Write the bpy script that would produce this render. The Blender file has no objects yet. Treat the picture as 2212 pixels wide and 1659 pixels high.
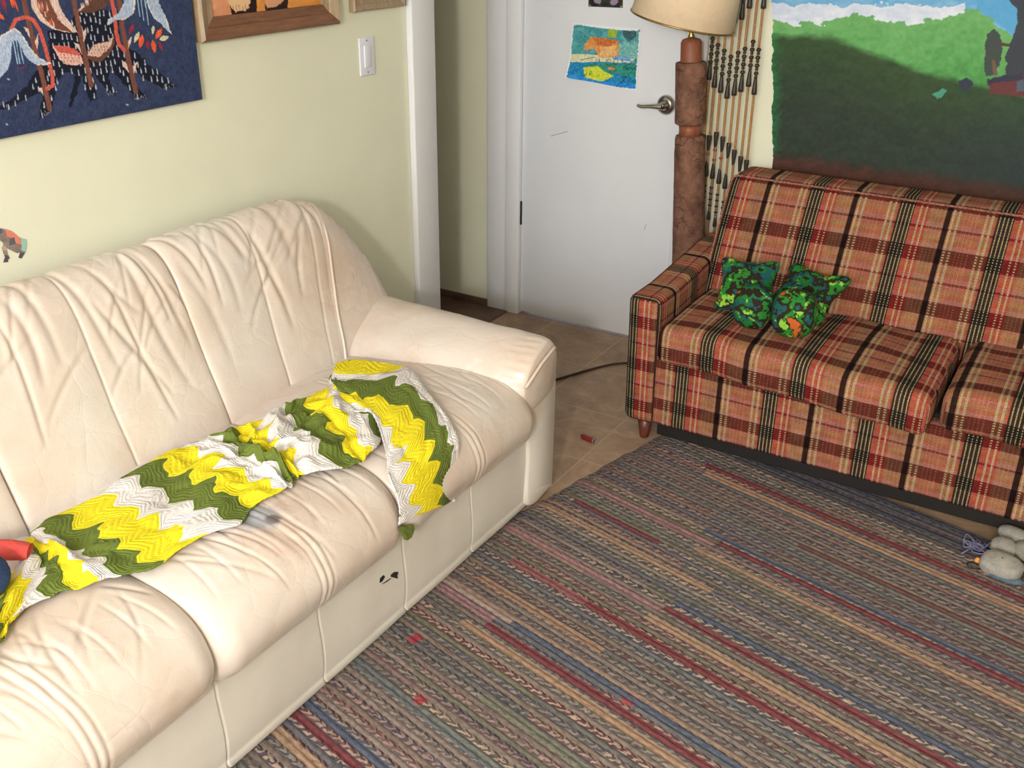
import bpy, bmesh, math, random
import numpy as np
from mathutils import Vector, Matrix
random.seed(7); rng = np.random.default_rng(7)
SC = bpy.context.scene; COL = SC.collection

# ------------------------------------------------------------------ camera
F_PX = 2218.73; PPX, PPY = 1106.0, 829.5; CAM_H = 1.65
CR = np.array([[0.85386883, 0.52039592, 0.00980333],      # right
               [-0.23125241, 0.36243201, 0.90286508],     # up
               [-0.46629427, 0.77319539, -0.42981221]])   # forward
EYE = np.array([0.0, 0.0, CAM_H])
cam_d = bpy.data.cameras.new('camera'); cam = bpy.data.objects.new('camera', cam_d); COL.objects.link(cam)
m = Matrix.Identity(4)
for r in range(3):
    m[r][0], m[r][1], m[r][2] = CR[0][r], CR[1][r], -CR[2][r]
m.translation = Vector(EYE); cam.matrix_world = m
cam_d.sensor_width = 36; cam_d.lens = 36 * F_PX / 2212; cam_d.clip_start = .05
SC.camera = cam

# ------------------------------------------------------------------ world, lights, exposure
SC.view_settings.view_transform = 'Standard'; SC.view_settings.look = 'None'
SC.view_settings.gamma = 1; SC.view_settings.use_curve_mapping = False
SC.view_settings.exposure = 0.12
w = bpy.data.worlds.new('world'); SC.world = w; w.use_nodes = True
w.node_tree.nodes['Background'].inputs[0].default_value = (.72, .84, 1, 1)
w.node_tree.nodes['Background'].inputs[1].default_value = 1.0

def area(name, loc, aim, sx, sy, power, col):
    l = bpy.data.lights.new(name, 'AREA'); l.shape = 'RECTANGLE'; l.size = sx; l.size_y = sy
    l.energy = power; l.color = col
    o = bpy.data.objects.new(name, l); COL.objects.link(o); o.location = loc
    o.rotation_euler = (Vector(aim) - Vector(loc)).to_track_quat('-Z', 'Y').to_euler()
    return o
area('window_daylight', (-1.15, -1.72, 1.5), (-1.1, 1.5, .9), 1.5, 1.1, 52, (.86, .92, 1.0))
pl = bpy.data.lights.new('ceiling_bulb', 'POINT'); pl.energy = 200; pl.color = (1.0, .965, .965); pl.shadow_soft_size = .12
po = bpy.data.objects.new('ceiling_bulb', pl); COL.objects.link(po); po.location = (.24, -1.58, 1.98)

# ------------------------------------------------------------------ measuring helpers (photo reading -> point on a real plane)
def ray(px):
    d = np.array([(px[0]-PPX)/F_PX, -(px[1]-PPY)/F_PX, 1.0]); return CR.T @ d
def onx(px, x): d = ray(px); return EYE + d*((x-EYE[0])/d[0])
def ony(px, y): d = ray(px); return EYE + d*((y-EYE[1])/d[1])
def onz(px, z): d = ray(px); return EYE + d*((z-EYE[2])/d[2])
def to_px(P):
    q = (P-EYE) @ CR.T
    return np.stack([PPX+F_PX*q[:, 0]/q[:, 2], PPY-F_PX*q[:, 1]/q[:, 2]], 1)

# ------------------------------------------------------------------ materials
def lin(c):
    c = np.array(c[:3], float)/255
    return tuple(np.where(c <= .04045, c/12.92, ((c+.055)/1.055)**2.4)) + (1.0,)
class NT:
    def __init__(s, name, rough=.6, spec=.4):
        s.mat = bpy.data.materials.new(name); s.mat.use_nodes = True
        s.t = s.mat.node_tree; s.b = s.t.nodes['Principled BSDF']
        s.b.inputs['Roughness'].default_value = rough; s.b.inputs['Specular IOR Level'].default_value = spec
    def n(s, typ, **k):
        o = s.t.nodes.new(typ)
        for a, v in k.items():
            setattr(o, a, v)
        return o
    def set(s, sock, v):
        if isinstance(v, (int, float)): sock.default_value = v
        elif isinstance(v, (tuple, list)): sock.default_value = v
        else: s.t.links.new(v, sock)
    def m(s, op, a, b=None, c=None):
        o = s.n('ShaderNodeMath', operation=op); s.set(o.inputs[0], a)
        if b is not None: s.set(o.inputs[1], b)
        if c is not None: s.set(o.inputs[2], c)
        return o.outputs[0]
    def mix(s, f, a, b, mode='MIX'):
        o = s.n('ShaderNodeMix', data_type='RGBA', blend_type=mode)
        s.set(o.inputs[0], f); s.set(o.inputs[6], a); s.set(o.inputs[7], b); return o.outputs[2]
    def ramp(s, f, stops, interp='LINEAR'):
        o = s.n('ShaderNodeValToRGB'); cr = o.color_ramp; cr.interpolation = interp
        cr.elements.remove(cr.elements[1]); fix = lambda c: c if len(c) == 4 else lin(c)
        cr.elements[0].position = stops[0][0]; cr.elements[0].color = fix(stops[0][1])
        for p, c in stops[1:]: e = cr.elements.new(min(p, 1.0)); e.color = fix(c)
        s.set(o.inputs[0], f); return o.outputs[0]
    def obj(s):
        return s.n('ShaderNodeTexCoord').outputs['Object']
    def uv(s):
        o = s.n('ShaderNodeSeparateXYZ'); s.t.links.new(s.n('ShaderNodeTexCoord').outputs['UV'], o.inputs[0]); return o.outputs
    def noise(s, vec, scale, detail=3, rough=.5, dist=0, out=0):
        o = s.n('ShaderNodeTexNoise'); o.inputs['Scale'].default_value = scale; o.inputs['Detail'].default_value = detail
        o.inputs['Roughness'].default_value = rough; o.inputs['Distortion'].default_value = dist
        if vec is not None: s.t.links.new(vec, o.inputs[0])
        return o.outputs[out]
    def wn(s, x, y=0.0, z=0.0):
        c = s.n('ShaderNodeCombineXYZ'); s.set(c.inputs[0], x); s.set(c.inputs[1], y); s.set(c.inputs[2], z)
        o = s.n('ShaderNodeTexWhiteNoise', noise_dimensions='3D'); s.t.links.new(c.outputs[0], o.inputs[0]); return o.outputs[0]
    def vec(s, x, y, z=0.0):
        c = s.n('ShaderNodeCombineXYZ'); s.set(c.inputs[0], x); s.set(c.inputs[1], y); s.set(c.inputs[2], z); return c.outputs[0]
    def col(s, v): s.set(s.b.inputs['Base Color'], v); return s
    def bump(s, h, dist=.002, strength=1.0):
        o = s.n('ShaderNodeBump'); o.inputs['Distance'].default_value = dist; o.inputs['Strength'].default_value = strength
        s.t.links.new(h, o.inputs['Height']); s.t.links.new(o.outputs[0], s.b.inputs['Normal']); return s
def plain(name, c, rough=.6, var=.06, scale=18, bump=0.0, metal=0, spec=.4):
    t = NT(name, rough, spec); n = t.noise(t.obj(), scale, 4)
    c = np.array(c, float)
    t.col(t.ramp(n, [(.3, tuple(np.clip(c*(1-var), 0, 255))), (.7, tuple(np.clip(c*(1+var), 0, 255)))]))
    t.b.inputs['Metallic'].default_value = metal
    if bump: t.bump(t.noise(t.obj(), scale*6, 3), bump)
    return t.mat
def attrmat(name, rough=.85, bumpscale=0, bump=.0006):
    t = NT(name, rough, .2); a = t.n('ShaderNodeAttribute', attribute_name='paint')
    t.t.links.new(a.outputs['Color'], t.b.inputs['Base Color'])
    if bumpscale: t.bump(t.noise(t.obj(), bumpscale, 2), bump)
    return t.mat

def mk_wall(name, c):
    t = NT(name, .75, .25); n = t.noise(t.obj(), 2.2, 5, .6)
    c = np.array(c, float)
    base = t.ramp(n, [(.3, tuple(c*.985)), (.7, tuple(np.clip(c*1.015, 0, 255)))])
    sp = t.noise(t.obj(), 9, 2, .5)
    base = t.mix(t.ramp(sp, [(.74, (0, 0, 0)), (.80, (70, 70, 70))]), base, lin(c*.72))
    t.col(base); t.bump(t.noise(t.obj(), 90, 4), .0003); return t.mat
M = {}
M['wall'] = mk_wall('pale_yellow_paint', (225, 224, 203))
M['white'] = mk_wall('white_gloss_paint', (222, 222, 226))
M['ceil'] = plain('ceiling_paint', (230, 228, 220), .9)
M['door'] = mk_wall('door_paint', (217, 218, 224))
M['plate'] = plain('white_plastic', (225, 225, 235), .35, .01)
M['screw'] = plain('screw_metal', (120, 115, 115), .4, metal=.8)
M['nickel'] = plain('satin_nickel', (190, 185, 178), .28, .02, metal=1)
M['brass'] = plain('aged_brass', (170, 140, 85), .3, .08, metal=1)
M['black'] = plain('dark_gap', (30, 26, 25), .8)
M['cork'] = None

def mk_leather():
    t = NT('cream_leather', .40, .5); o = t.obj()
    st = t.noise(o, 3.0, 5, .6, .4)
    base = t.ramp(st, [(.30, (205, 184, 168)), (.50, (217, 202, 191)), (.68, (221, 212, 204))])
    dirt = t.noise(o, 11, 6, .7)
    base = t.mix(t.ramp(dirt, [(.62, (0, 0, 0)), (.82, (90, 90, 90))]), base, lin((168, 136, 112)))
    def spot(P, r, c, k=1.0):
        g = t.n('ShaderNodeVectorMath', operation='DISTANCE'); t.t.links.new(o, g.inputs[0]); g.inputs[1].default_value = tuple(P)
        return t.mix(t.ramp(t.m('ADD', g.outputs['Value'], t.m('MULTIPLY', t.m('SUBTRACT', dirt, .5), r*2.2)), [(r*.55, (int(255*k),)*3), (r, (0,)*3)]), base, lin(c))
    base = spot((-1.375, 1.300, .450), .110, (190, 158, 142), .75); base = spot((-1.415, 1.300, .458), .062, (160, 160, 166)); base = spot((-1.378, 1.312, .455), .020, (84, 72, 70), .9)
    t.col(base)
    rr = t.ramp(t.noise(o, 6, 3), [(.3, (100, 100, 100)), (.7, (150, 150, 150))])
    t.t.links.new(rr, t.b.inputs['Roughness'])
    vo = t.n('ShaderNodeTexVoronoi', feature='DISTANCE_TO_EDGE'); vo.inputs['Scale'].default_value = 9
    va = t.n('ShaderNodeVectorMath', operation='ADD'); t.t.links.new(o, va.inputs[0])
    vs = t.n('ShaderNodeVectorMath', operation='SCALE'); t.t.links.new(t.noise(o, 5, 3, .5, 0, 1), vs.inputs[0]); vs.inputs['Scale'].default_value = .16
    t.t.links.new(vs.outputs[0], va.inputs[1]); t.t.links.new(va.outputs[0], vo.inputs['Vector'])
    rg = t.m('MULTIPLY', t.m('POWER', t.m('MINIMUM', t.m('MULTIPLY', vo.outputs['Distance'], 3.2), 1.0), .5), t.m('MULTIPLY', t.noise(o, 4, 2), .42))
    h = t.m('ADD', t.m('ADD', rg, t.m('MULTIPLY', t.noise(o, 15, 4, .55, .6), .45)), t.m('MULTIPLY', t.noise(o, 260, 2), .05))
    t.bump(h, .007, .5); return t.mat
M['leather'] = mk_leather()
def mk_leather_flat():
    t = NT('cream_leather_panel', .45, .45); o = t.obj()
    base = t.ramp(t.noise(o, 4, 5, .6), [(.3, (210, 202, 194)), (.7, (224, 217, 209))])
    g = t.n('ShaderNodeVectorMath', operation='DISTANCE'); t.t.links.new(o, g.inputs[0]); g.inputs[1].default_value = (-1.285, 2.25, .34)
    base = t.mix(t.ramp(g.outputs['Value'], [(.01, (200,)*3), (.085, (0,)*3)]), base, lin((176, 136, 92)))
    t.col(base)
    t.bump(t.noise(o, 9, 4, .6), .004, .4); return t.mat
M['panel'] = mk_leather_flat()
M['stitch'] = plain('stitch_thread', (186, 166, 140), .6)
M['tear'] = plain('torn_backing', (38, 34, 34), .9)

def mk_plaid():
    t = NT('plaid_tweed', .95, .1); u, v, _ = t.uv()
    fu = t.m('FRACT', t.m('DIVIDE', u, .288)); fv = t.m('FRACT', t.m('DIVIDE', v, .145))
    dk, red, tan, blk = (40, 42, 36), (206, 58, 56), (186, 146, 106), (24, 21, 22)
    og, og2 = (200, 112, 90), (192, 138, 98)
    warp = t.ramp(fu, [(0, dk), (.16, red), (.32, tan), (.49, blk), (.545, og2), (.65, og), (.88, og2), (.98, red)], 'CONSTANT')
    wa = t.ramp(fu, [(0, (250,)*3), (.16, (185,)*3), (.32, (150,)*3), (.49, (252,)*3), (.545, (150,)*3), (.98, (170,)*3)], 'CONSTANT')
    weft = t.ramp(fv, [(0, (96, 36, 34)), (.27, (202, 144, 136)), (.36, (200, 120, 90)), (.44, (192, 144, 102)), (.52, (200, 126, 112)),
                       (.62, (112, 44, 40)), (.665, (202, 138, 132)), (.76, (196, 124, 94)), (.86, (192, 144, 102)), (.94, (200, 128, 114)), (1.0, (96, 36, 34))], 'CONSTANT')
    f = t.m('POWER', wa, 1.0)
    darkrow = t.ramp(fv, [(0, (255,)*3), (.27, (0,)*3), (.62, (170,)*3), (.665, (0,)*3)], 'CONSTANT')
    f2 = t.m('MULTIPLY', f, t.m('SUBTRACT', 1.0, t.m('MULTIPLY', t.m('MULTIPLY', darkrow, .45), t.m('LESS_THAN', f, .8))))
    f2 = t.m('MINIMUM', f2, .93)
    c = t.mix(f2, weft, warp)
    # black band becomes fully black inside the dark rows
    # cream lines
    lines = [(.018, .012), (.055, .012), (.095, .012), (.135, .012), (.215, .020), (.27, .020), (.345, .008), (.385, .008), (.425, .008), (.465, .008),
             (.555, .024), (.61, .024), (.68, .009), (.72, .009), (.76, .009), (.80, .009), (.885, .024), (.94, .024)]
    st = [(0, (0,)*3)]
    for p, wd in lines: st += [(p, (255,)*3 if wd > .015 or p < .15 else (150,)*3), (p+wd, (0,)*3)]
    # two ramps (32 stops limit)
    r1 = t.ramp(fu, st[:19], 'CONSTANT'); r2 = t.ramp(fu, [(0, (0,)*3)]+st[19:], 'CONSTANT')
    line = t.m('ADD', r1, r2)
    dash = t.m('GREATER_THAN', t.m('FRACT', t.m('DIVIDE', t.m('ADD', v, t.m('MULTIPLY', t.noise(t.vec(u, v), 60, 1), .004)), .0075)), t.m('ADD', .12, t.m('MULTIPLY', darkrow, .38)))
    lm = t.m('MULTIPLY', line, dash)
    c = t.mix(t.m('MULTIPLY', lm, .92), c, lin((214, 200, 160)))
    # woven fleck
    wv = t.vec(t.m('MULTIPLY', u, 1.0), t.m('MULTIPLY', v, 1.0))
    fl = t.noise(wv, 420, 2, .6)
    c = t.mix(1.0, c, t.ramp(fl, [(.32, (150, 146, 142)), (.66, (255, 255, 255))]), 'MULTIPLY')
    c = t.mix(.35, c, t.ramp(t.noise(wv, 28, 3), [(.35, (150, 120, 118)), (.65, (255, 240, 220))]), 'MULTIPLY')
    t.col(c)
    wh = t.m('MULTIPLY', t.m('SINE', t.m('MULTIPLY', u, 1400)), t.m('SINE', t.m('MULTIPLY', v, 1100)))
    t.bump(t.m('ADD', t.m('MULTIPLY', wh, .3), fl), .0022, .9)
    return t.mat
M['plaid'] = mk_plaid()

def mk_rug():
    t = NT('braided_wool', .95, .1); u, v, _ = t.uv()
    BW = .0340
    q = t.m('DIVIDE', v, BW); b = t.m('FLOOR', q); fq = t.m('SUBTRACT', q, b)
    hb = t.wn(b, 3.1, 0.0)
    seg = t.m('FLOOR', t.m('ADD', t.m('DIVIDE', u, 1.6), t.m('MULTIPLY', hb, 9.0)))
    smooth_half = t.m('LESS_THAN', fq, .45)
    che = t.m('ABSOLUTE', t.m('SUBTRACT', fq, .72))
    wob = t.m('MULTIPLY', t.noise(t.vec(u, v), 60, 2), 1.8)
    ph = t.m('ADD', t.m('ADD', t.m('DIVIDE', u, .029), t.m('MULTIPLY', che, 2.8)), wob)
    fleck = t.m('LESS_THAN', t.m('FRACT', ph), .46)
    up = t.m('GREATER_THAN', fq, .72)
    solid = [(118, 112, 104), (104, 108, 112), (134, 124, 114), (112, 112, 96), (142, 132, 122), (104, 106, 102), (136, 114, 110), (124, 114, 106), (114, 118, 112), (150, 130, 112), (112, 110, 114), (128, 116, 104)]
    darks = [(104, 98, 96), (112, 76, 78), (94, 100, 112), (112, 106, 90), (118, 110, 104), (98, 102, 96), (124, 92, 90), (86, 90, 100)]
    lights = [(176, 156, 140), (150, 142, 132), (186, 164, 144), (140, 140, 128), (168, 138, 130), (132, 128, 124)]
    mv = lambda P: [tuple(.86*np.array(p)+.14*np.array((172, 146, 146))) for p in P]
    solid, darks, lights = mv(solid), mv([tuple(.88*np.array(p)) for p in darks]), mv(lights)
    rp = lambda h, P: t.ramp(h, [(i/len(P), p) for i, p in enumerate(P)], 'CONSTANT')
    cs = rp(t.wn(b, seg, 1.3), solid)
    cd = rp(t.wn(b, seg, t.m('ADD', 4.7, up)), darks); cl_ = rp(t.wn(b, seg, 9.1), lights)
    c = t.mix(smooth_half, t.mix(fleck, cd, cl_), cs)
    # bright crimson rag bits
    rb = t.m('MULTIPLY', t.m('GREATER_THAN', t.wn(t.m('FLOOR', t.m('DIVIDE', u, .028)), b, 5.5), .988), t.m('LESS_THAN', t.m('ABSOLUTE', t.m('SUBTRACT', v, 1.2)), .35))
    c = t.mix(t.m('MULTIPLY', rb, .8), c, lin((172, 62, 70)))
    RED, BLU, TAN, PNK = (128, 66, 72), (92, 102, 120), (176, 146, 120), (168, 128, 130)
    sp = [(1.437, -1.471, 9, RED), (1.458, -1.95, -1.471, PNK), (1.400, -1.524, 9, TAN), (1.482, -1.431, 9, BLU), (1.486, -1.9, -1.431, (176, 156, 144)),
          (1.676, -1.62, -1.35, (150, 96, 98)), (1.676, -1.35, -.2, RED), (1.800, -1.197, 9, RED), (1.785, -1.9, -1.2, PNK), (1.744, -1.209, 9, TAN), (1.843, -1.194, 9, BLU),
          (1.945, -1.78, -1.15, TAN), (2.028, -1.70, -1.38, RED), (2.130, -1.77, -1.27, PNK), (2.150, -1.262, 9, RED), (2.080, -1.296, 9, TAN), (2.174, -1.333, .3, BLU),
          (2.443, -1.518, 9, TAN), (2.492, -1.545, 9, RED), (.920, -1.9, 9, RED), (.960, -1.9, 9, BLU), (.861, -1.9, 9, TAN), (2.30, -1.1, 9, (120, 84, 80)), (1.56, -1.62, -1.2, (168, 136, 112)),
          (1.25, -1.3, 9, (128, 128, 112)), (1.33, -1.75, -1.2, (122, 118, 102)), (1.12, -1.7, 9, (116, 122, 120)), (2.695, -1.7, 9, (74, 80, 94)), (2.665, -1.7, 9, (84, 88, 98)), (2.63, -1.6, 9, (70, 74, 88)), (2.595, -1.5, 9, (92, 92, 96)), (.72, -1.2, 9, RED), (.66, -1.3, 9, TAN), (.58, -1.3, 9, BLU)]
    wob2 = t.m('MULTIPLY', t.m('SUBTRACT', t.noise(t.vec(u, v), 1.6, 1), .5), .010)
    vv = t.m('ADD', v, wob2)
    n3 = t.ramp(t.noise(t.vec(t.m('MULTIPLY', u, .35), v), 160, 2), [(.35, (190,)*3), (.6, (255,)*3)])
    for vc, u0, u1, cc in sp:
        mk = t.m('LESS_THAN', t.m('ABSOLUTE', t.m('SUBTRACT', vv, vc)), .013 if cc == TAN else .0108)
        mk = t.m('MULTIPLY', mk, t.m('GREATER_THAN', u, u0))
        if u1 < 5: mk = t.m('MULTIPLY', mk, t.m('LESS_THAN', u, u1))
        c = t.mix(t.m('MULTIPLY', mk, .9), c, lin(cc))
    c = t.mix(.8, c, n3, 'MULTIPLY'); c = t.mix(1.0, c, lin((233, 228, 230)), 'MULTIPLY')
    t.col(c)
    strand = t.m('SINE', t.m('MULTIPLY', ph, 2*math.pi))
    t.bump(t.m('ADD', t.m('MULTIPLY', t.m('MULTIPLY', strand, t.m('SUBTRACT', 1.0, smooth_half)), .35), t.noise(t.vec(u, v), 260, 3)), .0010, .7)
    return t.mat
M['rug'] = mk_rug()

def mk_knit():
    t = NT('zigzag_crochet_wool', .95, .1); u, v, _ = t.uv()
    un = t.noise(t.vec(u, v), .9, 2); u = t.m('ADD', u, t.m('MULTIPLY', t.m('SUBTRACT', un, .5), .9)); v = t.m('ADD', v, t.m('MULTIPLY', t.m('SUBTRACT', t.noise(t.vec(v, u), .7, 1), .5), 1.0))
    saw = t.m('ABSOLUTE', t.m('SUBTRACT', t.m('FRACT', v), .5))           # 0..0.5
    uz = t.m('ADD', u, t.m('MULTIPLY', t.m('SUBTRACT', saw, .25), .95))
    k = t.m('FLOORED_MODULO', t.m('FLOOR', uz), 3.0)
    c = t.ramp(t.m('DIVIDE', k, 3.0), [(0, (104, 118, 54)), (.2, (236, 216, 44)), (.5, (226, 219, 216))], 'CONSTANT')
    rib = t.m('SINE', t.m('MULTIPLY', uz, 2*math.pi*6))
    st = t.m('SINE', t.m('MULTIPLY', v, 2*math.pi*11))
    hole = t.m('MULTIPLY', t.m('GREATER_THAN', st, .8), t.m('LESS_THAN', rib, -.75))
    c = t.mix(t.m('MULTIPLY', hole, .45), c, lin((90, 80, 60)))
    t.col(c)
    t.bump(t.m('ADD', t.m('ADD', rib, t.m('MULTIPLY', st, .35)), t.m('MULTIPLY', t.noise(t.obj(), 300, 2), .8)), .0008, .7); return t.mat
M['knit'] = mk_knit()

def mk_floral():
    t = NT('floral_cotton', .8, .2); o = t.obj()
    n1 = t.noise(o, 9, 4, .6, .15); n2 = t.noise(o, 26, 5, .62, .2)
    c = t.ramp(n1, [(0, (182, 88, 30)), (.36, (34, 26, 16)), (.43, (28, 104, 38)), (.475, (22, 80, 84)), (.51, (40, 30, 18)), (.56, (34, 116, 42)), (.61, (40, 30, 18)), (.63, (176, 88, 34))], 'CONSTANT')
    hi = t.ramp(n2, [(.57, (0,)*3), (.60, (255,)*3)])
    sel = t.ramp(n1, [(0, (0,)*3), (.43, (255,)*3), (.48, (0,)*3), (.55, (255,)*3), (.61, (0,)*3)], 'CONSTANT')
    c = t.mix(t.m('MULTIPLY', hi, t.m('MULTIPLY', sel, .9)), c, lin((140, 190, 62)))
    dk = t.ramp(n2, [(.36, (255,)*3), (.40, (0,)*3)])
    c = t.mix(t.m('MULTIPLY', dk, .8), c, lin((34, 24, 14)))
    t.col(c); t.bump(t.noise(o, 30, 3), .004, .5); return t.mat
M['floral'] = mk_floral()
def mk_cork():
    t = NT('rough_cork_bark', .9, .15); o = t.obj()
    vo = t.n('ShaderNodeTexVoronoi', feature='DISTANCE_TO_EDGE'); vo.inputs['Scale'].default_value = 26
    wv = t.n('ShaderNodeVectorMath', operation='ADD'); t.t.links.new(o, wv.inputs[0])
    sc = t.n('ShaderNodeVectorMath', operation='SCALE'); t.t.links.new(t.noise(o, 14, 3, .6, 0, 1), sc.inputs[0]); sc.inputs['Scale'].default_value = .09
    t.t.links.new(sc.outputs[0], wv.inputs[1]); t.t.links.new(wv.outputs[0], vo.inputs['Vector'])
    base = t.ramp(t.noise(o, 24, 5, .7), [(.3, (86, 60, 50)), (.7, (140, 102, 84))])
    crack = t.ramp(vo.outputs['Distance'], [(.0, (255,)*3), (.045, (0,)*3)])
    gate = t.ramp(t.noise(o, 9, 2), [(.42, (0,)*3), (.58, (255,)*3)])
    t.col(t.mix(t.m('MULTIPLY', t.m('MULTIPLY', crack, gate), .75), base, lin((48, 32, 26))))
    t.bump(t.m('SUBTRACT', t.noise(o, 60, 5, .7), t.m('MULTIPLY', t.m('MULTIPLY', crack, gate), .6)), .005, .8); return t.mat
M['cork'] = mk_cork()
def mk_wood(name, c1, c2, stretch=(1, 12, 1), scale=14, rough=.5):
    t = NT(name, rough, .4)
    mp = t.n('ShaderNodeMapping'); t.t.links.new(t.obj(), mp.inputs[0]); mp.inputs['Scale'].default_value = stretch
    n = t.noise(mp.outputs[0], scale, 6, .65, .6)
    t.col(t.ramp(n, [(.3, c1), (.7, c2)])); t.bump(n, .001, .5); return t.mat
M['redwood'] = mk_wood('turned_reddish_wood', (112, 62, 42), (146, 86, 60), (6, 6, 1))
M['framewood'] = mk_wood('walnut_frame_wood', (96, 62, 44), (134, 92, 66), (8, 1, 8))
M['framelight'] = mk_wood('weathered_frame_wood', (134, 112, 88), (172, 150, 124), (8, 8, 1))
M['legwood'] = mk_wood('dark_leg_wood', (74, 34, 26), (104, 52, 38), (6, 6, 1), rough=.35)
M['shade'] = plain('lamp_shade_linen', (222, 198, 168), .8, .015, 60, .0004)
M['bead'] = plain('dark_wood_bead', (50, 42, 36), .4, .15)
M['straw'] = mk_wood('straw_segments', (140, 96, 54), (176, 130, 78), (1, 1, 1), 90, .6)
M['redbead'] = plain('reddish_bead', (150, 62, 54), .5, .1)
M['orangebead'] = plain('orange_bead', (222, 146, 66), .5, .04)
M['cord'] = plain('brown_cord', (58, 40, 32), .6)
M['redplastic'] = plain('dark_red_plastic', (120, 30, 34), .35)
M['greyplastic'] = plain('grey_plastic', (120, 112, 120), .4)
M['fuzz'] = plain('beige_fleece', (158, 154, 146), .95, .08, 60, .004)
M['bluefelt'] = plain('slate_blue_felt', (86, 104, 120), .95, .1, 60, .003)
M['yarn'] = plain('grey_lilac_yarn', (110, 108, 136), .95, .15, 60)
M['redcloth'] = plain('coral_red_cloth', (192, 70, 66), .85, .06, 30, .002)
M['navycloth'] = plain('navy_cloth', (40, 66, 112), .85, .1, 30, .002)
M['glass'] = plain('window_glass', (230, 240, 245), .05, .0); M['glass'].node_tree.nodes['Principled BSDF'].inputs['Transmission Weight'].default_value = 1
M['globe'] = plain('opal_globe_glass', (245, 235, 215), .3, .0)
M['globe'].node_tree.nodes['Principled BSDF'].inputs['Emission Color'].default_value = (1, .86, .68, 1)
M['globe'].node_tree.nodes['Principled BSDF'].inputs['Emission Strength'].default_value = 6
def mk_tile():
    t = NT('worn_floor_tile', .42, .4); o = t.obj()
    mp = t.n('ShaderNodeMapping'); t.t.links.new(o, mp.inputs[0]); mp.inputs['Location'].default_value = (1.305, -2.60, 0)
    br = t.n('ShaderNodeTexBrick'); t.t.links.new(mp.outputs[0], br.inputs[0]); br.offset = 0
    br.inputs['Scale'].default_value = 1; br.inputs['Mortar Size'].default_value = .003; br.inputs['Brick Width'].default_value = .33; br.inputs['Row Height'].default_value = .33
    br.inputs['Mortar Smooth'].default_value = .3
    n = t.noise(o, 9, 7, .7, .8)
    base = t.ramp(n, [(.28, (128, 100, 78)), (.5, (156, 128, 102)), (.72, (178, 150, 124))])
    t.col(t.mix(br.outputs['Fac'], base, lin((174, 150, 126))))
    t.bump(t.m('SUBTRACT', 1.0, br.outputs['Fac']), .001, .6); return t.mat
M['tile'] = mk_tile()
M['hallfloor'] = plain('dark_brown_sill', (96, 72, 58), .5, .15, 10)

# ------------------------------------------------------------------ mesh helpers
def finish(name, me, mat, parent=None, smooth=True):
    if smooth: me.polygons.foreach_set('use_smooth', [True]*len(me.polygons))
    me.materials.append(mat); o = bpy.data.objects.new(name, me); COL.objects.link(o)
    if parent is not None: o.parent = parent; o.matrix_parent_inverse = parent.matrix_world.inverted() if False else Matrix.Translation(-Vector(parent.location))
    return o
def mesh(name, V, Fs, mat, parent=None, smooth=True, uv=None):
    me = bpy.data.meshes.new(name); me.from_pydata([tuple(map(float, p)) for p in V], [], [tuple(map(int, f)) for f in Fs])
    if uv is not None:
        lay = me.uv_layers.new(name='UVMap'); li = np.zeros(len(me.loops), int); me.loops.foreach_get('vertex_index', li)
        lay.data.foreach_set('uv', np.asarray(uv, float)[li].ravel())
    return finish(name, me, mat, parent, smooth)
def gridfaces(nu, nv, wrapv=False, off=0):
    i = np.arange(nu-1)[:, None]; jn = nv if wrapv else nv-1; j = np.arange(jn)[None, :]; j2 = (j+1) % nv
    return (np.stack([i*nv+j, (i+1)*nv+j, (i+1)*nv+j2, i*nv+j2], -1)+off).reshape(-1, 4)
def empty(name, loc=(0, 0, 0)):
    o = bpy.data.objects.new(name, None); COL.objects.link(o); o.location = loc; o.empty_display_size = .05; return o
def tag(o, label, cat, group=None, kind=None):
    if label: o['label'] = label
    if cat: o['category'] = cat
    if group: o['group'] = group
    if kind: o['kind'] = kind
    return o
def struct(o): o['kind'] = 'structure'; return o
def box(name, lo, hi, mat, parent=None, bev=0.0, seg=2, smooth=None):
    bm = bmesh.new(); bmesh.ops.create_cube(bm, size=1)
    lo, hi = np.minimum(lo, hi), np.maximum(lo, hi); c = (lo+hi)/2; s = hi-lo
    for v in bm.verts: v.co = Vector((v.co.x*s[0]+c[0], v.co.y*s[1]+c[1], v.co.z*s[2]+c[2]))
    if bev: bmesh.ops.bevel(bm, geom=bm.edges[:], offset=bev, segments=seg, affect='EDGES', profile=.5)
    me = bpy.data.meshes.new(name); bm.to_mesh(me); bm.free()
    return finish(name, me, mat, parent, bool(bev) if smooth is None else smooth)
def boxes(name, lst, mat, parent=None):
    V, Fs = [], []
    for lo, hi in lst:
        k = len(V)
        for x in (lo[0], hi[0]):
            for y in (lo[1], hi[1]):
                for z in (lo[2], hi[2]): V.append((x, y, z))
        for f in ((0, 1, 3, 2), (4, 6, 7, 5), (0, 4, 5, 1), (2, 3, 7, 6), (0, 2, 6, 4), (1, 5, 7, 3)): Fs.append([k+a for a in f])
    return mesh(name, V, Fs, mat, parent, False)
def crom(P, t):
    """Catmull-Rom through the rows of P at parameters t (0..len-1)"""
    P = np.asarray(P, float); n = len(P); t = np.asarray(t, float)
    i = np.clip(np.floor(t).astype(int), 0, n-2); f = (t-i).reshape((-1,)+(1,)*(P.ndim-1))
    p0, p1, p2, p3 = P[np.maximum(i-1, 0)], P[i], P[i+1], P[np.minimum(i+2, n-1)]
    return .5*((2*p1)+(-p0+p2)*f+(2*p0-5*p1+4*p2-p3)*f**2+(-p0+3*p1-3*p2+p3)*f**3)
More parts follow.
